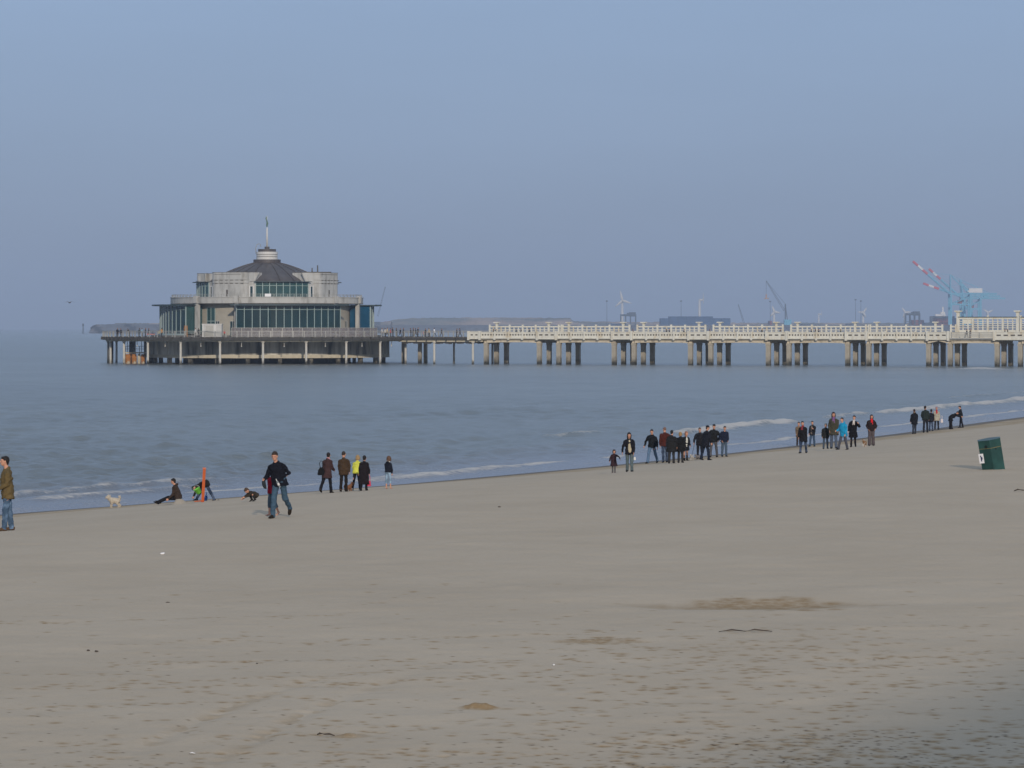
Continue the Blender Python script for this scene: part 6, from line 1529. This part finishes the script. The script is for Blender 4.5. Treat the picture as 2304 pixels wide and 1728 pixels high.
RD = [(859, WHITE, 'stand', 'person in white coat, first on the walkway right of the pavilion'), (867, (.5, .48, .45), 'stand', 'person in off white second on the walkway right of the pavilion'), (871, (.5, .40, .24), 'walk', 'person in cream jacket left of the red one near the pavilion'),
      (879, RED, 'stand', 'person in red jacket near the pavilion'), (884, BLACK, 'stand', 'person in black right next to the red jacket near the pavilion'), (892.5, (.03, .03, .035), 'stand', 'dark clad person standing apart between the red jacket and the next pair'), (900.5, BLACK, 'walk', 'left one of a pair in black in the middle of the walkway'), (907.5, (.02, .02, .03), 'stand', 'right one of a pair in black in the middle of the walkway'),
      (924.5, BLACK, 'stand', 'first of the tight group of four dark clad people on the walkway'), (929.5, (.03, .02, .02), 'stand', 'second of the tight group of four dark clad people on the walkway'), (935.5, NAVY, 'walk', 'third of the tight group of four dark clad people on the walkway'), (940, (.014, .014, .02), 'stand', 'last and tallest of the tight group of four dark clad people on the walkway'),
      (957, BLACK, 'stand', 'person in black right of the child in red on the walkway'), (965.7, (.38, .30, .20), 'stand', 'person in beige jacket on the walkway'), (977.5, (.75, .76, .8), 'walk', 'person in bright white jacket on the walkway'), (993.5, (.02, .018, .025), 'walk', 'person in dark coat right of the bright white jacket'),
      (1027.5, NAVY, 'stand', 'left one of the last two walkers before the white pier'), (1035, (.015, .02, .05), 'walk', 'striding right one of the last two walkers before the white pier')]
for i, (px, tp, kd, lb) in enumerate(RD):
    Yq = 646 - (px - 859) * .055 + random.uniform(-2, 3); deckperson(lb, px, Yq, tp, kind=kd, yaw=random.choice([R(67), R(-113)]) + random.uniform(-.3, .3), H=random.uniform(1.6, 1.8) + (.08 if 'tallest' in lb else 0), z=5.28)
deckperson('child in bright red on the walkway left of the person in black', 952.8, 638, (.55, .03, .03), kind='walk', yaw=R(60), H=1.15, z=5.28)
WP = [(1111, 'left one of two people behind the parapet under the first post of the windbreak'), (1115.5, 'right one of two people behind the parapet under the first post of the windbreak'), (1162, 'first of three spread people behind the leftmost span of the parapet'), (1173, 'second of three people spread behind the parapet of the leftmost pier span'), (1191.5, 'last of three people spread behind the parapet of the leftmost pier span'),
      (1424.5, 'person seen in the first gap of the windbreak'), (1500.5, 'left one of a close pair behind the parapet right of the first windbreak gap'), (1505.5, 'right one of a close pair behind the parapet right of the first windbreak gap'), (1538.5, 'single person in black behind the parapet midway to the second windbreak gap'), (1596.5, 'person seen in the second gap of the windbreak'),
      (1714, 'single tall person in black behind the parapet midway to the third windbreak gap'), (1755, 'person just left of the third gap of the windbreak'), (1826, 'leftmost of three heads right of the third windbreak gap'), (1835.5, 'middle of three heads right of the third windbreak gap'), (1841, 'rightmost of three heads right of the third windbreak gap'), (1892, 'single person in black behind the parapet left of the parapet box'),
      (2175, 'left one of two heads under the first bay of the tall windbreak'), (2182.5, 'right one of two heads under the first bay of the tall windbreak'), (2260.5, 'left one of two heads under the third bay of the tall windbreak'), (2267.5, 'right one of two heads under the third bay of the tall windbreak')]
for i, (px, lb) in enumerate(WP):
    v_ = random.uniform(-4.2, -2.2); u_ = px2u(px, v_); q = PC + DU * u_ + DV * v_
    deckperson(lb, px, q.y, random.choice([BLACK, NAVY, DBROWN, (.02, .03, .03)]) if 'gap' not in lb[:30] else (.12, .05, .04), kind=random.choice(['walk', 'stand']), yaw=R(67) + random.choice([0, math.pi]), H=1.72 + (.12 if 'tall person' in lb else 0), z=5.13)
for kd in list(PROTO.values()):
    for ch in kids(kd): bpy.data.objects.remove(ch)
    bpy.data.objects.remove(kd)

# ------------------------------------------------------------ sea haze
hz = MB(); hz.box(-9000, 9000, -400, 31000, -6, 135)
hm = bpy.data.materials.new('haze'); hm.use_nodes = True; t = hm.node_tree; t.nodes.clear()
ho = t.nodes.new('ShaderNodeOutputMaterial'); pv = t.nodes.new('ShaderNodeVolumePrincipled'); pv.inputs['Color'].default_value = (.62, .75, .97, 1); pv.inputs['Density'].default_value = 1.35e-4; pv.inputs['Anisotropy'].default_value = 0.0
t.links.new(pv.outputs[0], ho.inputs['Volume'])
hobj = hz.build('haze', hm); tag(hobj, kind='stuff')
